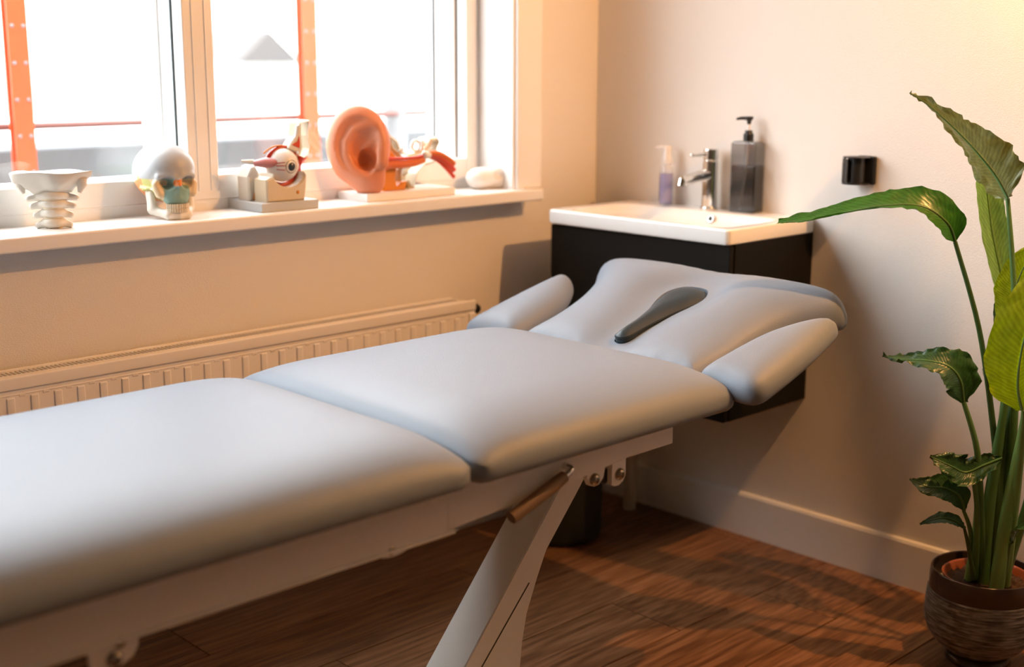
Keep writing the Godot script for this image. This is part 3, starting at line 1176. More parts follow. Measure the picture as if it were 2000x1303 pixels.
	# frame: long rails, cross bars
	for s in [-1.0, 1.0]:
		var r := MB.new()
		r.prism(PackedVector2Array([Vector2(1.545, 0.558), Vector2(2.36, 0.558), Vector2(2.36, yb - 0.001), Vector2(1.545, yb - 0.001)]), 0.03, Transform3D(Basis(Vector3(0, 0, 1), Vector3(0, 1, 0), Vector3(-1, 0, 0)), Vector3(0.305 if s > 0 else -0.275, 0, 0)), 0.002)
		obj("leg_rail", r, M.powder_coat, t)
		var lip := MB.new()
		lip.rbox(Vector3(0.034, 0.006, 0.81), Vector3(0.292 * s, 0.5555, 1.95), 0.002, 2)
		obj("rail_lip", lip, M.powder_coat, t)
		var r2 := MB.new()
		r2.prism(PackedVector2Array([Vector2(1.560, 0.560), Vector2(1.30, 0.573), Vector2(1.125, 0.588), Vector2(0.996, 0.589), Vector2(0.996, yb - 0.001), Vector2(1.560, yb - 0.001)]), 0.03, Transform3D(Basis(Vector3(0, 0, 1), Vector3(0, 1, 0), Vector3(-1, 0, 0)), Vector3(0.3055 if s > 0 else -0.2755, 0, 0)), 0.002)
		obj("seat_rail", r2, M.powder_coat, t)
	for z in [1.0, 1.50, 2.31]:
		var cb := MB.new()
		cb.rbox(Vector3(0.58, 0.04, 0.04), Vector3(0, 0.615, z + 0.02), 0.003, 2)
		obj("cross_bar", cb, M.powder_coat, t)
	# hinge plates and bolts
	var bm := bolt_mesh()
	var p1 := MB.new()
	p1.prism(PackedVector2Array([Vector2(1.128, 0.592), Vector2(1.128, 0.556), Vector2(1.134, 0.546), Vector2(1.146, 0.5405), Vector2(1.158, 0.541), Vector2(1.166, 0.545), Vector2(1.166, 0.592)]), 0.012, Transform3D(Basis(Vector3(0, 0, 1), Vector3(0, 1, 0), Vector3(-1, 0, 0)), Vector3(0.304, 0, 0)), 0.001)
	var hp1 := obj("hinge_plate", p1, M.powder_coat, t)
	obj("bolt", bm, M.bolt_steel, hp1, Vector3(0.304, 0.562, 1.146))
	var p2 := MB.new()
	p2.prism(PackedVector2Array([Vector2(1.178, 0.588), Vector2(1.184, 0.562), Vector2(1.196, 0.552), Vector2(1.208, 0.551), Vector2(1.221, 0.556), Vector2(1.228, 0.570), Vector2(1.226, 0.582)]), 0.010, Transform3D(Basis(Vector3(0, 0, 1), Vector3(0, 1, 0), Vector3(-1, 0, 0)), Vector3(0.300, 0, 0)), 0.001)
	var hp2 := obj("hinge_plate", p2, M.powder_coat, t)
	obj("bolt", bm, M.bolt_steel, hp2, Vector3(0.300, 0.565, 1.209))
	var sp := MB.new()
	sp.lathe([[0.0, 0.0], [0.014, 0.0], [0.014, 0.0], [0.014, 0.02], [0.014, 0.02], [0.0, 0.02]], 18, Transform3D(Basis(Vector3(0, -1, 0), Vector3(1, 0, 0), Vector3(0, 0, 1)), Vector3(0.272, 0.561, 1.172)))
	obj("spacer", sp, M.black_plastic, t)
	var p3 := MB.new()
	var half := PackedVector2Array()
	for i in 11:
		var a := PI + PI * i / 10.0
		half.append(Vector2(1.668 + cos(a) * 0.036, 0.560 + sin(a) * 0.015))
	p3.prism(half, 0.010, Transform3D(Basis(Vector3(0, 0, 1), Vector3(0, 1, 0), Vector3(-1, 0, 0)), Vector3(0.303, 0, 0)), 0.001)
	var hp3 := obj("hinge_plate", p3, M.powder_coat, t)
	obj("bolt", bm, M.bolt_steel, hp3, Vector3(0.300, 0.557, 1.674)).scale = Vector3(0.8, 0.8, 0.8)
	var p4 := MB.new()
	p4.prism(PackedVector2Array([Vector2(2.100, 0.560), Vector2(2.100, 0.540), Vector2(2.108, 0.527), Vector2(2.125, 0.519), Vector2(2.165, 0.513), Vector2(2.168, 0.560)]), 0.012, Transform3D(Basis(Vector3(0, 0, 1), Vector3(0, 1, 0), Vector3(-1, 0, 0)), Vector3(0.303, 0, 0)), 0.001)
	var hp4 := obj("hinge_plate", p4, M.powder_coat, t)
	obj("bolt", bm, M.bolt_steel, hp4, Vector3(0.303, 0.532, 2.135))
	obj("bolt", bm, M.bolt_steel, hp4, Vector3(0.300, 0.552, 2.125)).scale = Vector3(0.8, 0.8, 0.8)
	# release lever: chrome rod with a rubber grip
	var gr := MB.new()
	gr.tube(catmull([Vector3(0.322, 0.5985, 1.310), Vector3(0.324, 0.585, 1.352), Vector3(0.324, 0.569, 1.40), Vector3(0.323, 0.556, 1.437)], 3), [0.0105, 0.0112, 0.0118, 0.0115], 14)
	var lever := obj("release_lever", gr, M.grip, t)
	var rod := MB.new()
	rod.tube(catmull([Vector3(0.265, 0.612, 1.302), Vector3(0.300, 0.611, 1.294), Vector3(0.320, 0.608, 1.291), Vector3(0.3225, 0.600, 1.305), Vector3(0.322, 0.594, 1.322)], 4), [0.0062], 12)
	obj("lever_rod", rod, M.chrome, lever)
	# slanting lift arm and base
	var ax := 0.045
	var arm := MB.new()
	arm.prism(PackedVector2Array([Vector2(0.84, 0.60), Vector2(0.901, 0.60), Vector2(1.045, 0.431), Vector2(1.367, 0.052), Vector2(1.141, 0.052), Vector2(1.141, 0.087), Vector2(1.135, 0.140), Vector2(1.123, 0.197), Vector2(1.094, 0.266), Vector2(1.0745, 0.306), Vector2(1.0710, 0.313), Vector2(1.0660, 0.322), Vector2(0.969, 0.433)]), 0.094, Transform3D(Basis(Vector3(0, 0, 1), Vector3(0, 1, 0), Vector3(-1, 0, 0)), Vector3(ax, 0, 0)), 0.003)
	var armo := obj("lift_arm", arm, M.powder_coat, t)
	var gap := MB.new()
	gap.tube([Vector3(ax + 0.0002, 0.264, 1.119), Vector3(ax + 0.0002, 0.07, 1.300)], [0.0016], 6)
	obj("weld_gap", gap, M.gasket, armo)
	for q in [[1.25, 0.86, 0.62], [2.30, 0.0, 0.5]]:
		var ft := MB.new()
		ft.rbox(Vector3(q[2] + (0.094 if q[1] > 0.0 else 0.0), 0.05, 0.20 if q[1] > 0.0 else 0.06), Vector3(0.0 if q[1] == 0.0 else 0.31, 0.027, q[0]), 0.004, 2)
		obj("base_foot", ft, M.powder_coat, t)
	var col := MB.new()
	col.rbox(Vector3(0.09, 0.57, 0.09), Vector3(0, 0.33, 2.36), 0.004, 2)
	obj("rear_column", col, M.powder_coat, t)


# ---------------------------------------------------------------- plant
# blade along a centre line; w is the half width along it, up the side its upper face looks to, fold the height of the edges over the midrib (positive: a channel)
func blade(pts: Array, w: Array, up: Array, fold: float, curl := 0.0, ripple := 0.004, seed_ := 1) -> MB:
	var mb := MB.new()
	var line := catmull(pts, 8)
	var ups := catmull(up, 8) if up.size() > 1 else up
	var ns := FastNoiseLite.new()
	ns.seed = seed_
	ns.frequency = 1.2
	var rows := []
	var across := 12
	for i in line.size():
		var t := float(i) / (line.size() - 1)
		var tan: Vector3 = (line[mini(i + 1, line.size() - 1)] - line[maxi(i - 1, 0)]).normalized()
		var u: Vector3 = ups[int(t * (ups.size() - 1))]
		u = (u - tan * u.dot(tan)).normalized()
		var side := tan.cross(u).normalized()
		var k := t * (w.size() - 1)
		var hw: float = lerpf(w[int(k)], w[mini(int(k) + 1, w.size() - 1)], smoothstep(0.0, 1.0, k - int(k)))
		var row := PackedVector3Array()
		for j in across + 1:
			var s := float(j) / across * 2.0 - 1.0
			var a := absf(s)
			var lift := fold * hw * pow(a, 1.3) + curl * hw * a * a * a + ripple * a * a * ns.get_noise_2d(t * 9.0, s * 2.0)
			row.append(line[i] + side * s * hw + u * lift)
		rows.append(row)
	mb.grid(rows, false, false)
	return mb

func leaf(p: Node3D, stalk: Array, rs: Array, pts: Array, w: Array, up: Array, fold: float, m: Material, sm: Material, curl := 0.0, ripple := 0.006, seed_ := 1) -> void:
	var off := p.position
	var sh := func(a: Array) -> Array: return a.map(func(q): return q - off)
	if stalk.size():
		var s := MB.new()
		var line := catmull(sh.call(stalk), 6)
		var radii := []
		for i in line.size():
			var k := float(i) / (line.size() - 1) * (rs.size() - 1)
			radii.append(lerpf(rs[int(k)], rs[mini(int(k) + 1, rs.size() - 1)], k - int(k)))
		s.tube(line, radii, 12)
		obj("stem", s, sm, p)
	if pts.size():
		var l := obj("leaf", blade(sh.call(pts), w, up, fold, curl, ripple, seed_), m, p)
		var r := MB.new()
		var mid := catmull(sh.call(pts), 6)
		var rr := []
		for i in mid.size():
			rr.append(lerpf(0.0034, 0.0008, float(i) / (mid.size() - 1)))
		r.tube(mid, rr, 6)
		obj("midrib", r, sm, l)

func plant() -> void:
	var at := Vector3(1.402, 0.0, 0.255)
	var pt := thing("plant_pot", "round dark ceramic plant pot with ridged bands on the floor at right", "plant pot", at)
	var body := MB.new()
	var prof := [[0.0, 0.0], [0.066, 0.0], [0.068, 0.004], [0.066, 0.024], [0.066, 0.024], [0.078, 0.032]]
	var ridges := 19
	for i in ridges * 3 + 1:
		var k := i / (ridges * 3.0)
		var y := 0.034 + 0.132 * k
		var r := 0.080 + 0.0375 * (1.0 - pow(1.0 - clampf(k / 0.55, 0.0, 1.0), 2.2)) - 0.004 * pow(clampf((k - 0.6) / 0.4, 0.0, 1.0), 2.0)
		prof.append([r + (0.0018 if i % 3 == 1 else -0.0010), y])
	obj("pot_body", lathe_mb(prof + [[0.11, 0.167], [0.0, 0.167]], 64), M.pot_ridge, pt)
	var band := [[0.106, 0.150], [0.1135, 0.166], [0.1130, 0.195], [0.1115, 0.209], [0.109, 0.2115], [0.1065, 0.209], [0.1055, 0.15]]
	obj("rim", lathe_mb(band, 64), M.glaze_dark, pt)
	obj("foot", lathe_mb([[0.0, 0.0], [0.067, 0.0], [0.0695, 0.004], [0.067, 0.025], [0.0, 0.025]], 48), M.glaze_dark, pt)
	var p := thing("potted_plant", "tall bird-of-paradise plant with long stalks and broad green leaves in a terracotta grow pot", "plant", at + Vector3(0.008, 0.168, 0.004))
	var inner := p
	obj("grow_pot", lathe_mb([[0.080, 0.0], [0.092, 0.03], [0.094, 0.034], [0.0915, 0.036], [0.088, 0.031], [0.076, 0.0]], 56), M.terracotta, inner)
	var so := MB.new()
	var rows := []
	var nz := FastNoiseLite.new()
	nz.seed = 9
	nz.frequency = 28.0
	for i in 15:
		var row := PackedVector3Array()
		for k in 48:
			var a := TAU * k / 48
			var r := 0.088 * (1.0 - i / 14.0)
			var q := Vector3(cos(a) * r, 0, sin(a) * r)
			q.y = 0.020 + 0.012 * nz.get_noise_2d(q.x, q.z) + 0.006 * nz.get_noise_2d(q.x * 3.0, q.z * 3.0) + (0.0 if i else -0.004)
			row.append(q)
		rows.append(row)
	so.grid(rows, true, false)
	obj("soil", so, M.soil, inner).set_meta("kind", "stuff")

	# long arching leaf reaching over the basin
	leaf(p, [Vector3(1.415, 0.19, 0.250), Vector3(1.419, 0.395, 0.260), Vector3(1.399, 0.552, 0.270), Vector3(1.368, 0.750, 0.300), Vector3(1.321, 0.932, 0.340)], [0.010, 0.008, 0.0065, 0.0055, 0.0045],
		[Vector3(1.321,0.932,0.340), Vector3(1.311,0.971,0.360), Vector3(1.270,1.004,0.390), Vector3(1.209,1.004,0.430), Vector3(1.138,0.987,0.470), Vector3(1.072,0.968,0.500), Vector3(1.010,0.958,0.525)],
		[0.004, 0.036, 0.044, 0.042, 0.038, 0.032, 0.024, 0.010], [Vector3(0.70, 0.50, 0.60), Vector3(0.14, 0.95, 0.26), Vector3(0.12, 0.95, 0.28)], 0.30, M.leaf, M.stem_dark, 0.08, 0.006, 2)
	# tall leaf under the lamp
	leaf(p, [Vector3(1.450, 0.19, 0.270), Vector3(1.500, 0.50, 0.25), Vector3(1.510, 0.95, 0.20), Vector3(1.455, 1.27, 0.156)], [0.011, 0.009, 0.007, 0.005],
		[Vector3(1.455, 1.27, 0.156), Vector3(1.442, 1.36, 0.154), Vector3(1.432, 1.45, 0.154), Vector3(1.428, 1.53, 0.155), Vector3(1.430, 1.588, 0.157)],
		[0.010, 0.050, 0.078, 0.086, 0.062, 0.004], [Vector3(0.05, 0.1, -1.0)], 0.06, M.leaf_dark, M.stem, 0.0, 0.006, 26)
	# tall leaf at the top, seen from below
	leaf(p, [Vector3(1.427, 0.19, 0.240), Vector3(1.439, 0.466, 0.250), Vector3(1.434, 0.690, 0.260), Vector3(1.411, 0.882, 0.260), Vector3(1.388, 1.021, 0.260)], [0.011, 0.009, 0.007, 0.0055, 0.0045],
		[Vector3(1.388, 1.021, 0.260), Vector3(1.359, 1.064, 0.260), Vector3(1.321, 1.110, 0.270), Vector3(1.278, 1.153, 0.280), Vector3(1.229, 1.199, 0.300), Vector3(1.185, 1.233, 0.320)],
		[0.010, 0.062, 0.070, 0.055, 0.040, 0.022, 0.003], [Vector3(-0.25, 0.75, -0.60), Vector3(-0.2, 0.85, -0.48), Vector3(0.1, 0.95, -0.30)], 0.25, M.leaf_under, M.stem, 0.0, 0.016, 4)
	# upright leaf with a curled tip
	leaf(p, [Vector3(1.407, 0.19, 0.220), Vector3(1.392,0.446,0.210), Vector3(1.388,0.605,0.200), Vector3(1.379,0.738,0.190)], [0.010, 0.008, 0.006, 0.005],
		[Vector3(1.379,0.738,0.190), Vector3(1.372,0.793,0.190), Vector3(1.347,0.867,0.185), Vector3(1.323,0.936,0.180), Vector3(1.308,1.001,0.180), Vector3(1.296,1.061,0.185), Vector3(1.275,1.107,0.200), Vector3(1.251,1.128,0.220)],
		[0.006, 0.022, 0.027, 0.030, 0.029, 0.028, 0.024, 0.004], [Vector3(0.70, 0.05, 0.62), Vector3(0.72, 0.1, 0.60), Vector3(0.55, 0.65, 0.55)], 0.35, M.leaf_pale, M.stem, 0.1, 0.006, 6)
	# bright leaf at the right edge, lit through
	leaf(p, [Vector3(1.462, 0.20, 0.280), Vector3(1.478, 0.419, 0.300), Vector3(1.493, 0.540, 0.330), Vector3(1.505, 0.612, 0.360)], [0.011, 0.009, 0.007, 0.005],
		[Vector3(1.503, 0.612, 0.365), Vector3(1.500, 0.660, 0.385), Vector3(1.506, 0.720, 0.400), Vector3(1.516, 0.790, 0.400), Vector3(1.530, 0.870, 0.370), Vector3(1.545, 0.93, 0.33)],
		[0.010, 0.052, 0.066, 0.062, 0.045, 0.004], [Vector3(-0.62, 0.15, -0.75), Vector3(-0.6, 0.30, -0.75)], 0.2, M.leaf_young, M.stem_light, 0.0, 0.01, 8)
	# mid leaf bending to the left
	leaf(p, [Vector3(1.405, 0.19, 0.270), Vector3(1.404, 0.354, 0.300), Vector3(1.395, 0.493, 0.320), Vector3(1.367, 0.597, 0.340)], [0.010, 0.008, 0.0065, 0.005],
		[Vector3(1.367, 0.597, 0.340), Vector3(1.364, 0.646, 0.356), Vector3(1.345, 0.676, 0.374), Vector3(1.304, 0.684, 0.390), Vector3(1.256, 0.680, 0.400), Vector3(1.212, 0.681, 0.410)],
		[0.008, 0.040, 0.046, 0.034, 0.022, 0.014, 0.003], [Vector3(0.85, 0.15, 0.6), Vector3(0.55, 0.75, 0.45), Vector3(0.35, 0.9, 0.1)], 0.25, M.leaf_dark, M.stem, 0.0, 0.016, 10)
	# dark leaf behind
	leaf(p, [Vector3(1.397, 0.19, 0.200), Vector3(1.379, 0.437, 0.180), Vector3(1.388, 0.572, 0.165)], [0.009, 0.007, 0.005],
		[Vector3(1.397, 0.582, 0.160), Vector3(1.368, 0.595, 0.150), Vector3(1.337, 0.605, 0.140), Vector3(1.305, 0.625, 0.135)],
		[0.010, 0.034, 0.034, 0.020, 0.003], [Vector3(0.3, 0.8, 0.5)], 0.35, M.leaf_dark, M.stem_dark, 0.0, 0.012, 12)
	# dark leaf tip left of the bright one
	leaf(p, [], [], [Vector3(1.362, 0.700, 0.170), Vector3(1.353, 0.736, 0.168), Vector3(1.350, 0.775, 0.166), Vector3(1.356, 0.821, 0.165)],
		[0.006, 0.018, 0.020, 0.004], [Vector3(0.7, 0.2, 0.6)], 0.3, M.leaf_dark, M.stem_dark, 0.0, 0.006, 14)
	# pale blade behind the tall stalk
	leaf(p, [], [], [Vector3(1.398, 0.735, 0.22), Vector3(1.396, 0.799, 0.215), Vector3(1.405, 0.855, 0.21), Vector3(1.43, 0.93, 0.20)],
		[0.006, 0.032, 0.042, 0.036, 0.004], [Vector3(-0.6, 0.2, -0.7)], 0.25, M.leaf_young, M.stem, 0.0, 0.008, 16)
	# low leaves
	leaf(p, [Vector3(1.398, 0.20, 0.290), Vector3(1.406, 0.360, 0.320), Vector3(1.397, 0.445, 0.338)], [0.008, 0.006, 0.004],
		[Vector3(1.440, 0.482, 0.296), Vector3(1.411, 0.464, 0.318), Vector3(1.385, 0.448, 0.343), Vector3(1.362, 0.462, 0.366), Vector3(1.326, 0.480, 0.390)],
		[0.004, 0.022, 0.028, 0.036, 0.026, 0.003], [Vector3(0.45, 0.7, 0.55), Vector3(0.6, 0.55, 0.6), Vector3(0.5, 0.6, 0.6)], 0.25, M.leaf_dark, M.stem, 0.0, 0.022, 18)
	leaf(p, [Vector3(1.388, 0.20, 0.280), Vector3(1.390, 0.307, 0.310), Vector3(1.378, 0.358, 0.326)], [0.007, 0.005, 0.0035],
		[Vector3(1.380, 0.358, 0.325), Vector3(1.374, 0.392, 0.342), Vector3(1.349, 0.408, 0.360), Vector3(1.319, 0.409, 0.380), Vector3(1.283, 0.419, 0.390)],
		[0.004, 0.026, 0.030, 0.022, 0.002], [Vector3(0.6, 0.5, 0.6), Vector3(0.4, 0.75, 0.5)], 0.2, M.leaf_dark, M.stem, 0.0, 0.008, 20)
	leaf(p, [Vector3(1.401, 0.20, 0.300), Vector3(1.394, 0.275, 0.320), Vector3(1.388, 0.322, 0.336)], [0.006, 0.0045, 0.003],
		[Vector3(1.391, 0.324, 0.338), Vector3(1.373, 0.338, 0.350), Vector3(1.348, 0.342, 0.368), Vector3(1.309, 0.321, 0.380)],
		[0.003, 0.016, 0.017, 0.002], [Vector3(0.3, 0.85, 0.35)], 0.2, M.leaf_dark, M.stem_dark, 0.0, 0.006, 22)
	leaf(p, [Vector3(1.46, 0.20, 0.29), Vector3(1.475, 0.30, 0.30)], [0.006, 0.004],
		[Vector3(1.475, 0.30, 0.300), Vector3(1.500, 0.345, 0.320), Vector3(1.54, 0.365, 0.345), Vector3(1.58, 0.36, 0.36)],
		[0.003, 0.022, 0.022, 0.002], [Vector3(0.3, 0.8, 0.4)], 0.25, M.leaf_dark, M.stem, 0.0, 0.006, 24)
	# thick leaf sheaths
	leaf(p, [Vector3(1.405, 0.185, 0.268), Vector3(1.407, 0.348, 0.270), Vector3(1.416, 0.488, 0.270), Vector3(1.425, 0.602, 0.270)], [0.016, 0.014, 0.011, 0.006], [], [], [], 0.0, null, M.stem)
	leaf(p, [Vector3(1.452, 0.185, 0.300), Vector3(1.463, 0.372, 0.300), Vector3(1.471, 0.504, 0.290), Vector3(1.473, 0.591, 0.280)], [0.016, 0.014, 0.010, 0.006], [], [], [], 0.0, null, M.stem_light)
	leaf(p, [Vector3(1.426, 0.185, 0.250), Vector3(1.420, 0.346, 0.250), Vector3(1.422, 0.485, 0.250), Vector3(1.432, 0.620, 0.240)], [0.017, 0.015, 0.011, 0.006], [], [], [], 0.0, null, M.stem_dark)
	leaf(p, [Vector3(1.384, 0.19, 0.290), Vector3(1.392, 0.302, 0.290), Vector3(1.387, 0.391, 0.280), Vector3(1.388, 0.461, 0.280)], [0.009, 0.008, 0.007, 0.004], [], [], [], 0.0, null, M.stem_light)

func lathe_mb(prof: Array, segs: int) -> MB:
	var b := MB.new()
	b.lathe(prof, segs)
	return b


# ---------------------------------------------------------------- anatomical models on the sill
func skull_d(p: Vector3) -> float:
	var q := Vector3(absf(p.x), p.y, p.z)
	var d := ell(q, Vector3(0, 0.115, -0.024), Vector3(0.076, 0.077, 0.092))
	d = smin(d, ell(q, Vector3(0, 0.130, 0.022), Vector3(0.060, 0.052, 0.054)), 0.02)
	d = smin(d, ell(q, Vector3(0.0, 0.076, 0.042), Vector3(0.040, 0.042, 0.040)), 0.015)
	d = smin(d, cap(q, Vector3(0.052, 0.090, 0.052), Vector3(0.044, 0.066, 0.058), 0.009, 0.011), 0.010)
	d = smin(d, cap(q, Vector3(0.050, 0.072, 0.050), Vector3(0.068, 0.078, -0.004), 0.0065, 0.0055), 0.008)
	d = smin(d, ell(q, Vector3(0, 0.050, 0.058), Vector3(0.030, 0.018, 0.022)), 0.010)
	d = smin(d, cap(q, Vector3(0.0, 0.100, 0.078), Vector3(0.0, 0.084, 0.088), 0.007, 0.005), 0.008)
	d = smin(d, cap(q, Vector3(0.012, 0.112, 0.070), Vector3(0.044, 0.110, 0.060), 0.008, 0.008), 0.010)
	# sockets, nose opening, hollow behind the arch
	d = maxf(d, -(ell(q, Vector3(0.028, 0.094, 0.076), Vector3(0.0195, 0.0165, 0.030))))
	d = maxf(d, -(cap(q, Vector3(0.004, 0.082, 0.088), Vector3(0.009, 0.063, 0.086), 0.005, 0.008)))
	d = maxf(d, -(ell(q, Vector3(0.062, 0.066, 0.030), Vector3(0.014, 0.011, 0.028))))
	return d

func jaw_d(p: Vector3) -> float:
	var q := Vector3(absf(p.x), p.y, p.z)
	var d := cap(q, Vector3(0.055, 0.072, 0.006), Vector3(0.051, 0.026, 0.014), 0.0075, 0.010)
	d = smin(d, cap(q, Vector3(0.052, 0.068, 0.020), Vector3(0.050, 0.030, 0.026), 0.007, 0.010), 0.008)
	d = smin(d, cap(q, Vector3(0.050, 0.022, 0.018), Vector3(0.024, 0.013, 0.064), 0.0115, 0.0120), 0.008)
	d = smin(d, cap(q, Vector3(0.024, 0.013, 0.064), Vector3(0.0, 0.011, 0.074), 0.0120, 0.0115), 0.010)
	return d

func skull_c(p: Vector3) -> Color:
	var x := absf(p.x)
	var front := 0.012 - 0.35 * maxf(0.0, x - 0.03)
	if p.y > 0.103 and p.z > front:
		return Color(0.42, 0.44, 0.46)
	if p.z > 0.055 and p.y > 0.088 and x < 0.010:
		return Color(0.70, 0.20, 0.04)
	if x < 0.034 and p.z > 0.050:
		return Color(0.24, 0.40, 0.35) if p.y > 0.036 else Color(0.66, 0.58, 0.44)
	if p.z > 0.034:
		return Color(0.70, 0.56, 0.36)
	if p.y < 0.040:
		return Color(0.17, 0.10, 0.30)
	if p.z < 0.004 and p.y < 0.098 + 0.25 * (p.z + 0.02):
		return Color(0.78, 0.33, 0.14)
	if p.y < 0.112 and p.z > -0.012:
		return Color(0.56, 0.56, 0.20)
	if p.y < 0.126:
		return Color(0.58, 0.66, 0.54)
	return Color(0.74, 0.75, 0.73)

func models() -> void:
	var sill := 0.95
	# --- neck vertebrae under a flared skull base
	var v := thing("spine_model", "cream neck vertebrae model under a flared skull base, leftmost on the sill", "anatomy model", Vector3(-0.012, sill, 1.664))
	v.rotation_degrees.y = 60.0
	v.scale = Vector3(0.92, 1.0, 0.92)
	var top := MB.new()
	var rows := []
	var ns := FastNoiseLite.new()
	ns.seed = 4
	ns.frequency = 14.0
	for q in [[0.0, 0.074], [0.040, 0.074], [0.046, 0.082], [0.064, 0.092], [0.080, 0.104], [0.087, 0.116], [0.0865, 0.1175], [0.0865, 0.1175], [0.074, 0.117], [0.055, 0.112], [0.0, 0.110]]:
		var row := PackedVector3Array()
		for k in 72:
			var a := TAU * k / 72
			var wob := 1.0 + 0.07 * sin(a * 5.0 + 0.6) * (1.0 if q[1] < 0.11 else 0.35) + 0.05 * sin(a * 3.0)
			var dy := 0.006 * sin(a * 4.0) * clampf((q[0] - 0.03) / 0.04, 0.0, 1.0) * (1.0 if q[1] < 0.113 else 0.25)
			row.append(Vector3(cos(a) * q[0] * wob, q[1] + dy, sin(a) * q[0] * 0.55 * wob))
		rows.append(row)
	top.grid(rows, true)
	obj("skull_base", top, M.bone_white, v)
	for s in [-1.0, 1.0]:
		var hang := MB.new()
		hang.tube([Vector3(0.066 * s, 0.102, 0.012), Vector3(0.066 * s, 0.090, 0.014), Vector3(0.060 * s, 0.074, 0.016)], [0.013, 0.011, 0.004], 12)
		obj("mastoid", hang, M.bone_white, v)
	for k in 4:
		var y: float = [0.0125, 0.033, 0.052, 0.069][k]
		var wd: float = [0.025, 0.026, 0.029, 0.033][k]
		var vert := MB.new()
		var f := func(p: Vector3) -> float:
			var q := Vector3(absf(p.x), p.y, p.z)
			var d := ell(q, Vector3(0, 0, 0.008), Vector3(wd, 0.0125, 0.022))
			d = smin(d, cap(q, Vector3(0.016, -0.001, 0.004), Vector3(wd + 0.010 + 0.003 * k, -0.006, 0.004), 0.009, 0.007), 0.008)
			d = smin(d, cap(q, Vector3(0.010, 0.0, -0.004), Vector3(0.0, -0.006, -0.026), 0.006, 0.005), 0.006)
			return maxf(d, absf(p.y + 3.0 * q.x * q.x) - 0.0105)
		vert.nets(f, Vector3(-0.065, -0.016, -0.036), Vector3(0.065, 0.016, 0.034), 0.0035)
		obj("vertebra", vert, M.bone_white, v, Vector3(0, y, 0))
		if k < 3:
			var disc := MB.new()
			disc.lathe([[0.0, -0.003], [wd * 0.8, -0.003], [wd * 0.86, 0.0], [wd * 0.8, 0.003], [0.0, 0.003]], 24, Transform3D(Basis.IDENTITY.scaled(Vector3(1, 1, 0.8)), Vector3(0, y + 0.010, 0.008)))
			obj("disc", disc, M.bone, v)
	for q in [[-0.012, 0.022], [0.012, 0.022]]:
		var ft := MB.new()
		ft.lathe([[0.0, 0.0], [0.006, 0.0], [0.007, 0.004], [0.006, 0.012], [0.0, 0.012]], 14, Transform3D(Basis.IDENTITY, Vector3(q[0], 0.0, 0.01)))
		obj("foot", ft, M.bone, v)

	# --- skull
	var s := thing("skull_model", "anatomical skull model with bones painted in different colours, on the sill", "skull model", Vector3(-0.022, sill, 1.392))
	s.rotation_degrees.y = 82.0
	s.scale = Vector3.ONE * 0.86
	var cr := MB.new()
	cr.nets(skull_d, Vector3(-0.086, 0.012, -0.124), Vector3(0.086, 0.204, 0.106), 0.0034, skull_c)
	obj("cranium", cr, M.painted, s)
	var jw := MB.new()
	jw.nets(jaw_d, Vector3(-0.076, -0.012, -0.016), Vector3(0.076, 0.096, 0.096), 0.0034)
	obj("jaw", jw, M.bone_white, s)
	var te := MB.new()
	for row in 2:
		for k in 14:
			var a := -1.25 + 2.5 * k / 13.0
			te.rbox(Vector3(0.0058, 0.011, 0.006), Vector3(sin(a) * 0.029, 0.036 - 0.011 * row, 0.056 + cos(a) * 0.029), 0.002, 2, Basis(Vector3.UP, a))
	obj("teeth", te, M.bone, s)

	# --- eye on a grey board
	var e := thing("eye_model", "anatomical eye model in a bone socket on a grey board", "anatomy model", Vector3(-0.018, sill, 1.118))
	var bd := MB.new()
	bd.rbox(Vector3(0.150, 0.021, 0.160), Vector3(0, 0.0105, 0), 0.002, 2)
	obj("board", bd, M.grey_board, e)
	# lower bone block with a round hollow; outline in (along the sill, up), pushed through its depth
	var along := Basis(Vector3(0, 0, -1), Vector3(0, 1, 0), Vector3(1, 0, 0))
	var bl := MB.new()
	var op := PackedVector2Array([Vector2(-0.056, 0.0), Vector2(0.050, 0.0), Vector2(0.055, 0.028), Vector2(0.058, 0.058)])
	for i in 13:
		var a := 0.0 - PI * i / 12.0
		op.append(Vector2(0.008 + cos(a) * 0.043, 0.066 + sin(a) * 0.034))
	op.append_array(PackedVector2Array([Vector2(-0.040, 0.058), Vector2(-0.056, 0.052)]))
	bl.prism(op, 0.056, Transform3D(along, Vector3(0.006, 0.021, 0.0)), 0.004)
	obj("bone_block", bl, M.bone, e)
	var bk := MB.new()
	bk.prism(PackedVector2Array([Vector2(-0.066, 0.0), Vector2(-0.036, 0.0), Vector2(-0.036, 0.068), Vector2(-0.046, 0.082), Vector2(-0.056, 0.078), Vector2(-0.068, 0.056)]), 0.050, Transform3D(along, Vector3(-0.048, 0.021, 0.0)), 0.004)
	obj("side_bone", bk, M.bone_white, e)
	var dot := MB.new()
	dot.lathe([[0.0, 0.0], [0.0045, 0.0], [0.0035, 0.0015], [0.0, 0.002]], 14, Transform3D(Basis(Vector3(0, -1, 0), Vector3(1, 0, 0), Vector3(0, 0, 1)), Vector3(0.062, 0.021 + 0.019, -0.030)))
	obj("sinus_spot", dot, M.fat_orange, e)
	var dt2 := MB.new()
	dt2.prism(PackedVector2Array([Vector2(-0.056, 0.002), Vector2(-0.049, 0.002), Vector2(-0.053, 0.020)]), 0.004, Transform3D(along, Vector3(0.0, 0.021, 0.0)), 0.0008)
	obj("sinus_gap", dt2, M.fat_orange, e)
	# muscle ring
	var mr := MB.new()
	var pts := []
	for i in 25:
		var a := 2.75 - (TAU * 0.86) * i / 24.0 + 0.2
		pts.append(Vector3(0.030 + 0.004 * sin(a), 0.021 + 0.066 + sin(a) * 0.044, -(0.010 + cos(a) * 0.045)))
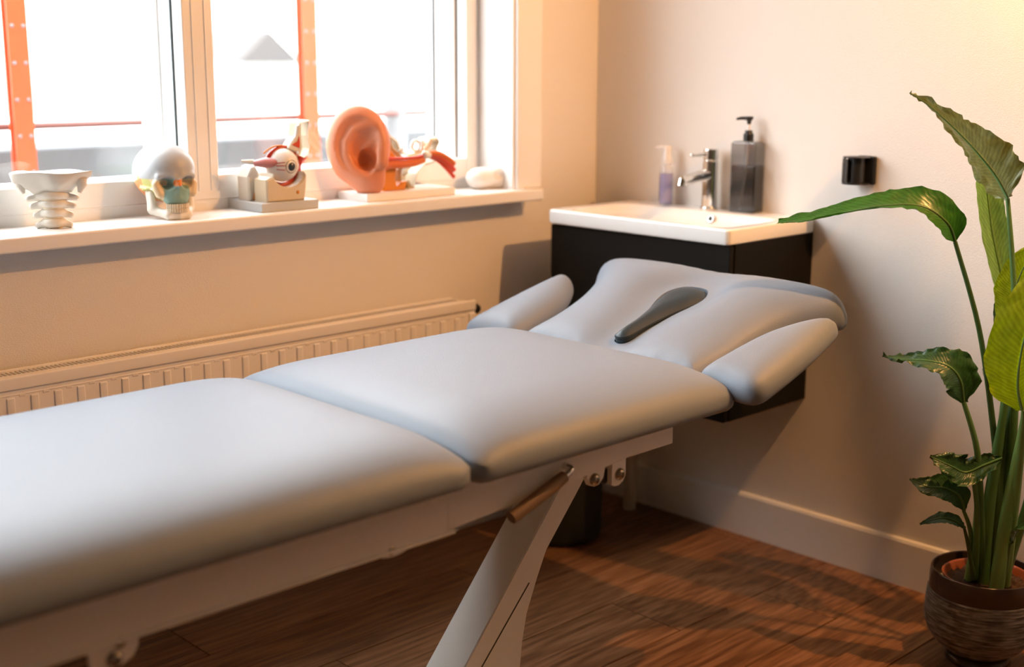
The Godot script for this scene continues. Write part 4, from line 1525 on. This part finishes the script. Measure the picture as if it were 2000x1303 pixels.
	mr.tube(pts, [0.003, 0.006, 0.007, 0.006, 0.006, 0.006, 0.007, 0.006], 10)
	obj("muscle_ring", mr, M.flesh_red, e)
	var eb := Node3D.new()
	var ball := MB.new()
	ball.lathe(sphere_profile(0.0395, 0.62), 36, Transform3D(Basis(Quaternion(Vector3.UP, Vector3(0.92, -0.10, -0.40).normalized())), Vector3(0.034, 0.021 + 0.070, -0.006)))
	var bo := obj("eyeball", ball, M.eye_white, e)
	var look := Vector3(0.99, -0.06, -0.05).normalized()
	var ir := MB.new()
	ir.lathe([[0.0, 0.0385], [0.008, 0.0382], [0.0155, 0.0365], [0.0165, 0.0355], [0.0, 0.033]], 28, Transform3D(Basis(Quaternion(Vector3.UP, look)), Vector3(0.034, 0.091, -0.006)))
	obj("iris", ir, M.iris_grey, bo)
	var pu := MB.new()
	pu.lathe([[0.0, 0.0425], [0.006, 0.0415], [0.0095, 0.0395], [0.0102, 0.0375], [0.0, 0.0365]], 28, Transform3D(Basis(Quaternion(Vector3.UP, look)), Vector3(0.034, 0.091, -0.006)))
	obj("pupil", pu, M.eye_dark, bo)
	var mu := MB.new()
	mu.tube([Vector3(0.048, 0.098, 0.018), Vector3(0.036, 0.098, 0.040), Vector3(0.020, 0.097, 0.062)], [0.013, 0.016, 0.008], 14, 0.8)
	obj("side_muscle", mu, M.muscle_pink, e)
	var nv := MB.new()
	nv.tube([Vector3(0.016, 0.100, 0.060), Vector3(0.002, 0.102, 0.084)], [0.006, 0.003], 10)
	obj("optic_nerve", nv, M.bone_white, e)
	for q in [[0.102, 0.006], [0.078, 0.010], [0.092, 0.002]]:
		var ve := MB.new()
		var vp := []
		for i in 7:
			var dir := Vector3(0.75 + 0.02 * i, (q[0] - 0.091) * 18.0, 0.95 - 0.10 * i).normalized()
			vp.append(Vector3(0.034, 0.091, -0.006) + dir * 0.0398)
		ve.tube(vp, [0.0016, 0.001], 6)
		obj("vein", ve, M.flesh_red, bo)
	# upper bone, rising to the right
	var ub := MB.new()
	ub.prism(PackedVector2Array([Vector2(0.046, 0.075), Vector2(0.078, 0.086), Vector2(0.086, 0.105), Vector2(0.082, 0.135), Vector2(0.086, 0.172), Vector2(0.050, 0.166), Vector2(0.047, 0.135), Vector2(0.030, 0.114), Vector2(0.000, 0.112), Vector2(0.020, 0.108), Vector2(0.042, 0.094)]), 0.040, Transform3D(along, Vector3(0.000, 0.021, 0.0)), 0.004)
	obj("brow_bone", ub, M.bone, e)
	var us := MB.new()
	us.prism(PackedVector2Array([Vector2(0.016, 0.108), Vector2(0.034, 0.100), Vector2(0.052, 0.100), Vector2(0.054, 0.130), Vector2(0.051, 0.164), Vector2(0.044, 0.160), Vector2(0.040, 0.138), Vector2(0.024, 0.120)]), 0.012, Transform3D(along, Vector3(0.036, 0.021, 0.0)), 0.003)
	obj("cut_bone", us, M.bone_white, e)
	var ur := MB.new()
	ur.prism(PackedVector2Array([Vector2(0.026, 0.117), Vector2(0.047, 0.108), Vector2(0.049, 0.120), Vector2(0.047, 0.136), Vector2(0.042, 0.124)]), 0.003, Transform3D(along, Vector3(0.047, 0.021, 0.0)), 0.0006)
	obj("sinus", ur, M.vessel_red, e)
	var lid := MB.new()
	lid.tube(catmull([Vector3(0.036, 0.128, -0.028), Vector3(0.036, 0.136, -0.006), Vector3(0.034, 0.133, 0.020), Vector3(0.032, 0.120, 0.042)], 4), [0.003, 0.004, 0.0035, 0.002], 8)
	obj("lid_muscle", lid, M.fat_orange, e)
	var tear := MB.new()
	tear.tube(catmull([Vector3(0.040, 0.108, -0.056), Vector3(0.042, 0.095, -0.050), Vector3(0.036, 0.080, -0.046)], 4), [0.004, 0.009, 0.006], 12)
	obj("tear_gland", tear, M.flesh_red, e)
	var ves := MB.new()
	ves.tube(catmull([Vector3(0.020, 0.106, -0.086), Vector3(0.022, 0.092, -0.072), Vector3(0.024, 0.068, -0.064), Vector3(0.020, 0.040, -0.060)], 4), [0.002, 0.003, 0.002, 0.001], 8)
	obj("artery", ves, M.flesh_red, e)
	eb.free()
	for ch in e.get_children():
		if not ch.name in ["board", "bone_block", "side_bone", "sinus_spot", "sinus_gap"]:
			ch.position.y += 0.013

	# --- ear on a board
	var r := thing("ear_model", "oversized orange ear model with canal and red nerves on a white board", "anatomy model", Vector3(-0.022, sill, 0.735))
	var rb := MB.new()
	rb.rbox(Vector3(0.125, 0.020, 0.290), Vector3(0, 0.010, 0.0), 0.002, 2, Basis.IDENTITY)
	obj("board", rb, M.white_gloss, r)
	var aur := MB.new()
	# in model axes: x along the sill to the right, y up, z into the room
	aur.nets(ear_d, Vector3(-0.105, -0.008, -0.06), Vector3(0.085, 0.222, 0.06), 0.0040, ear_c)
	var au := obj("auricle", aur, M.painted, r, Vector3(0.020, 0.019, 0.128))
	au.rotation_degrees.y = 47.0
	var ts := MB.new()
	ts.prism(PackedVector2Array([Vector2(0.0, 0.0), Vector2(0.072, 0.0), Vector2(0.078, 0.022), Vector2(0.060, 0.020), Vector2(0.046, 0.010), Vector2(0.040, 0.030), Vector2(0.044, 0.050), Vector2(0.046, 0.085), Vector2(0.024, 0.105), Vector2(0.017, 0.130), Vector2(0.015, 0.158), Vector2(0.002, 0.158), Vector2(-0.004, 0.08)]), 0.070, Transform3D(along, Vector3(-0.036, 0.020, 0.072)), 0.003)
	obj("soft_tissue", ts, M.fat_orange, r)
	var bn := MB.new()
	bn.prism(PackedVector2Array([Vector2(0.018, 0.156), Vector2(0.028, 0.140), Vector2(0.046, 0.124), Vector2(0.056, 0.100), Vector2(0.072, 0.088), Vector2(0.092, 0.090), Vector2(0.112, 0.096), Vector2(0.126, 0.110), Vector2(0.132, 0.126), Vector2(0.152, 0.128), Vector2(0.158, 0.116), Vector2(0.150, 0.098), Vector2(0.150, 0.082), Vector2(0.144, 0.062), Vector2(0.118, 0.056), Vector2(0.098, 0.036), Vector2(0.088, 0.0), Vector2(0.074, 0.0), Vector2(0.068, 0.016), Vector2(0.048, 0.012), Vector2(0.046, 0.050), Vector2(0.054, 0.058), Vector2(0.052, 0.078), Vector2(0.026, 0.104)]), 0.058, Transform3D(along * Basis.from_scale(Vector3(1.28, 1.0, 1.0)), Vector3(-0.040, 0.020, 0.066)), 0.006)
	obj("temporal_bone", bn, M.bone, r)
	var ca := MB.new()
	ca.tube(catmull([Vector3(0.052, 0.090, 0.100), Vector3(0.048, 0.088, 0.040), Vector3(0.040, 0.088, -0.020), Vector3(0.038, 0.096, -0.056)], 5), [0.021, 0.019, 0.016, 0.011], 20)
	obj("ear_canal", ca, M.vessel_orange, r)
	var cl := MB.new()
	cl.tube(catmull([Vector3(0.058, 0.104, 0.085), Vector3(0.054, 0.102, 0.025), Vector3(0.048, 0.102, -0.030), Vector3(0.046, 0.106, -0.056)], 5), [0.008, 0.007, 0.005, 0.004], 12)
	obj("canal_lining", cl, M.vessel_red, r)
	for q in [[Vector3(0.030, 0.121, 0.012), 0.007], [Vector3(0.040, 0.062, 0.004), 0.008]]:
		var cg := MB.new()
		cg.rbox(Vector3(0.008, 0.006, 0.018), q[0], 0.003, 2, Basis(Vector3.RIGHT, 0.35))
		obj("cartilage_piece", cg, M.cartilage, r)
	var os := MB.new()
	os.lathe(sphere_profile(0.012, 0.0), 20, Transform3D(Basis.IDENTITY.scaled(Vector3(0.9, 0.8, 1.25)), Vector3(0.046, 0.106, -0.062)))
	os.lathe(sphere_profile(0.007, 0.0), 16, Transform3D(Basis.IDENTITY, Vector3(0.050, 0.112, -0.052)))
	obj("ossicles", os, M.white_stone, r)
	for q in [[0.0, 0.0, 0.0065, "vessel_red"], [0.012, 0.004, 0.006, "vessel_orange"], [-0.013, -0.004, 0.0045, "vessel_red"], [-0.004, -0.010, 0.005, "vessel_orange"]]:
		var ne := MB.new()
		ne.tube(catmull([Vector3(0.042 + q[1], 0.108 + q[0] * 0.3, -0.066), Vector3(0.046 + q[1], 0.100 + q[0] * 0.6, -0.100), Vector3(0.048 + q[1], 0.080 + q[0], -0.132), Vector3(0.046 + q[1], 0.062 + q[0] * 1.4, -0.154 + q[0] * 0.3)], 5), [q[2] * 0.8, q[2], q[2], q[2] * 1.25], 12)
		obj("nerve", ne, M[q[3]], r)
	var sc := MB.new()
	for i in 3:
		var ring_pts := []
		for k in 17:
			var a := TAU * k / 16.0
			var b1: Vector3 = [Vector3(0, 0, 1), Vector3(1, 0, 0), Vector3(0.7, 0, 0.7)][i]
			ring_pts.append(Vector3(0.004, 0.128, -0.060 - 0.012 * i) + b1 * cos(a) * 0.013 + Vector3.UP * sin(a) * 0.013)
		sc.tube(ring_pts, [0.004], 8)
	obj("semicircular_canals", sc, M.white_stone, r)

	# --- white rounded piece at the right end
	var ws := MB.new()
	ws.nets(stone_d, Vector3(-0.075, -0.008, -0.045), Vector3(0.075, 0.075, 0.045), 0.0035)
	var w := obj("white_ornament", ws, M.white_stone, null, Vector3(-0.020, sill, 0.422))
	w.rotation_degrees.y = 72.0
	tag(w, "smooth white rounded ceramic piece at the right end of the sill", "ornament")

func sphere_profile(r: float, _cut: float) -> Array:
	var out := []
	for i in 19:
		var a := -PI / 2 + PI * i / 18.0
		out.append([maxf(0.0, cos(a) * r), sin(a) * r])
	return out

func stone_d(p: Vector3) -> float:
	var d := ell(p, Vector3(-0.018, 0.029, 0.0), Vector3(0.042, 0.030, 0.034))
	d = smin(d, ell(p, Vector3(0.026, 0.034, 0.006), Vector3(0.026, 0.026, 0.024)), 0.02)
	d = smin(d, cap(p, Vector3(0.016, 0.006, 0.0), Vector3(0.034, 0.012, 0.008), 0.007, 0.010), 0.012)
	d = maxf(d, -ell(p, Vector3(0.026, 0.038, 0.034), Vector3(0.017, 0.012, 0.016)))
	return maxf(d, -p.y + 0.0005)

# ear: a shallow dish with a rolled rim, an inner ridge, a deep hollow, a lobe
func ear_d(p: Vector3) -> float:
	var c := Vector3(-0.008, 0.118, 0.0)
	var d := ell(p, c, Vector3(0.080, 0.100, 0.034))
	d = smin(d, ell(p, Vector3(0.016, 0.034, 0.002), Vector3(0.042, 0.044, 0.026)), 0.02)
	# dish inside the rolled rim
	var rim := maxf(d, -ell(p, Vector3(-0.002, 0.120, 0.034), Vector3(0.064, 0.080, 0.030)))
	# inner ridge running parallel to the rim
	var ridge := 9.0
	var a := Vector3(0.040, 0.168, 0.010)
	for q in [Vector3(0.016, 0.172, 0.012), Vector3(-0.016, 0.160, 0.013), Vector3(-0.036, 0.130, 0.013), Vector3(-0.036, 0.096, 0.014), Vector3(-0.020, 0.062, 0.016), Vector3(0.008, 0.044, 0.018)]:
		ridge = minf(ridge, cap(p, a, q, 0.011, 0.011))
		a = q
	rim = smin(rim, ridge, 0.010)
	# front of the hollow and the crest above it
	rim = smin(rim, cap(p, Vector3(0.054, 0.130, 0.014), Vector3(0.052, 0.078, 0.022), 0.015, 0.017), 0.012)
	rim = smin(rim, cap(p, Vector3(0.050, 0.148, 0.012), Vector3(0.012, 0.116, 0.006), 0.010, 0.007), 0.012)
	# hollow leading to the canal
	rim = maxf(rim, -ell(p, Vector3(0.014, 0.086, 0.020), Vector3(0.027, 0.028, 0.034)))
	return maxf(rim, -p.y + 0.001)

func ear_c(p: Vector3) -> Color:
	var k := clampf(1.0 - (p - Vector3(0.012, 0.086, 0.0)).length() / 0.060, 0.0, 1.0)
	return Color(0.70, 0.27, 0.15).lerp(Color(0.66, 0.16, 0.03), k)
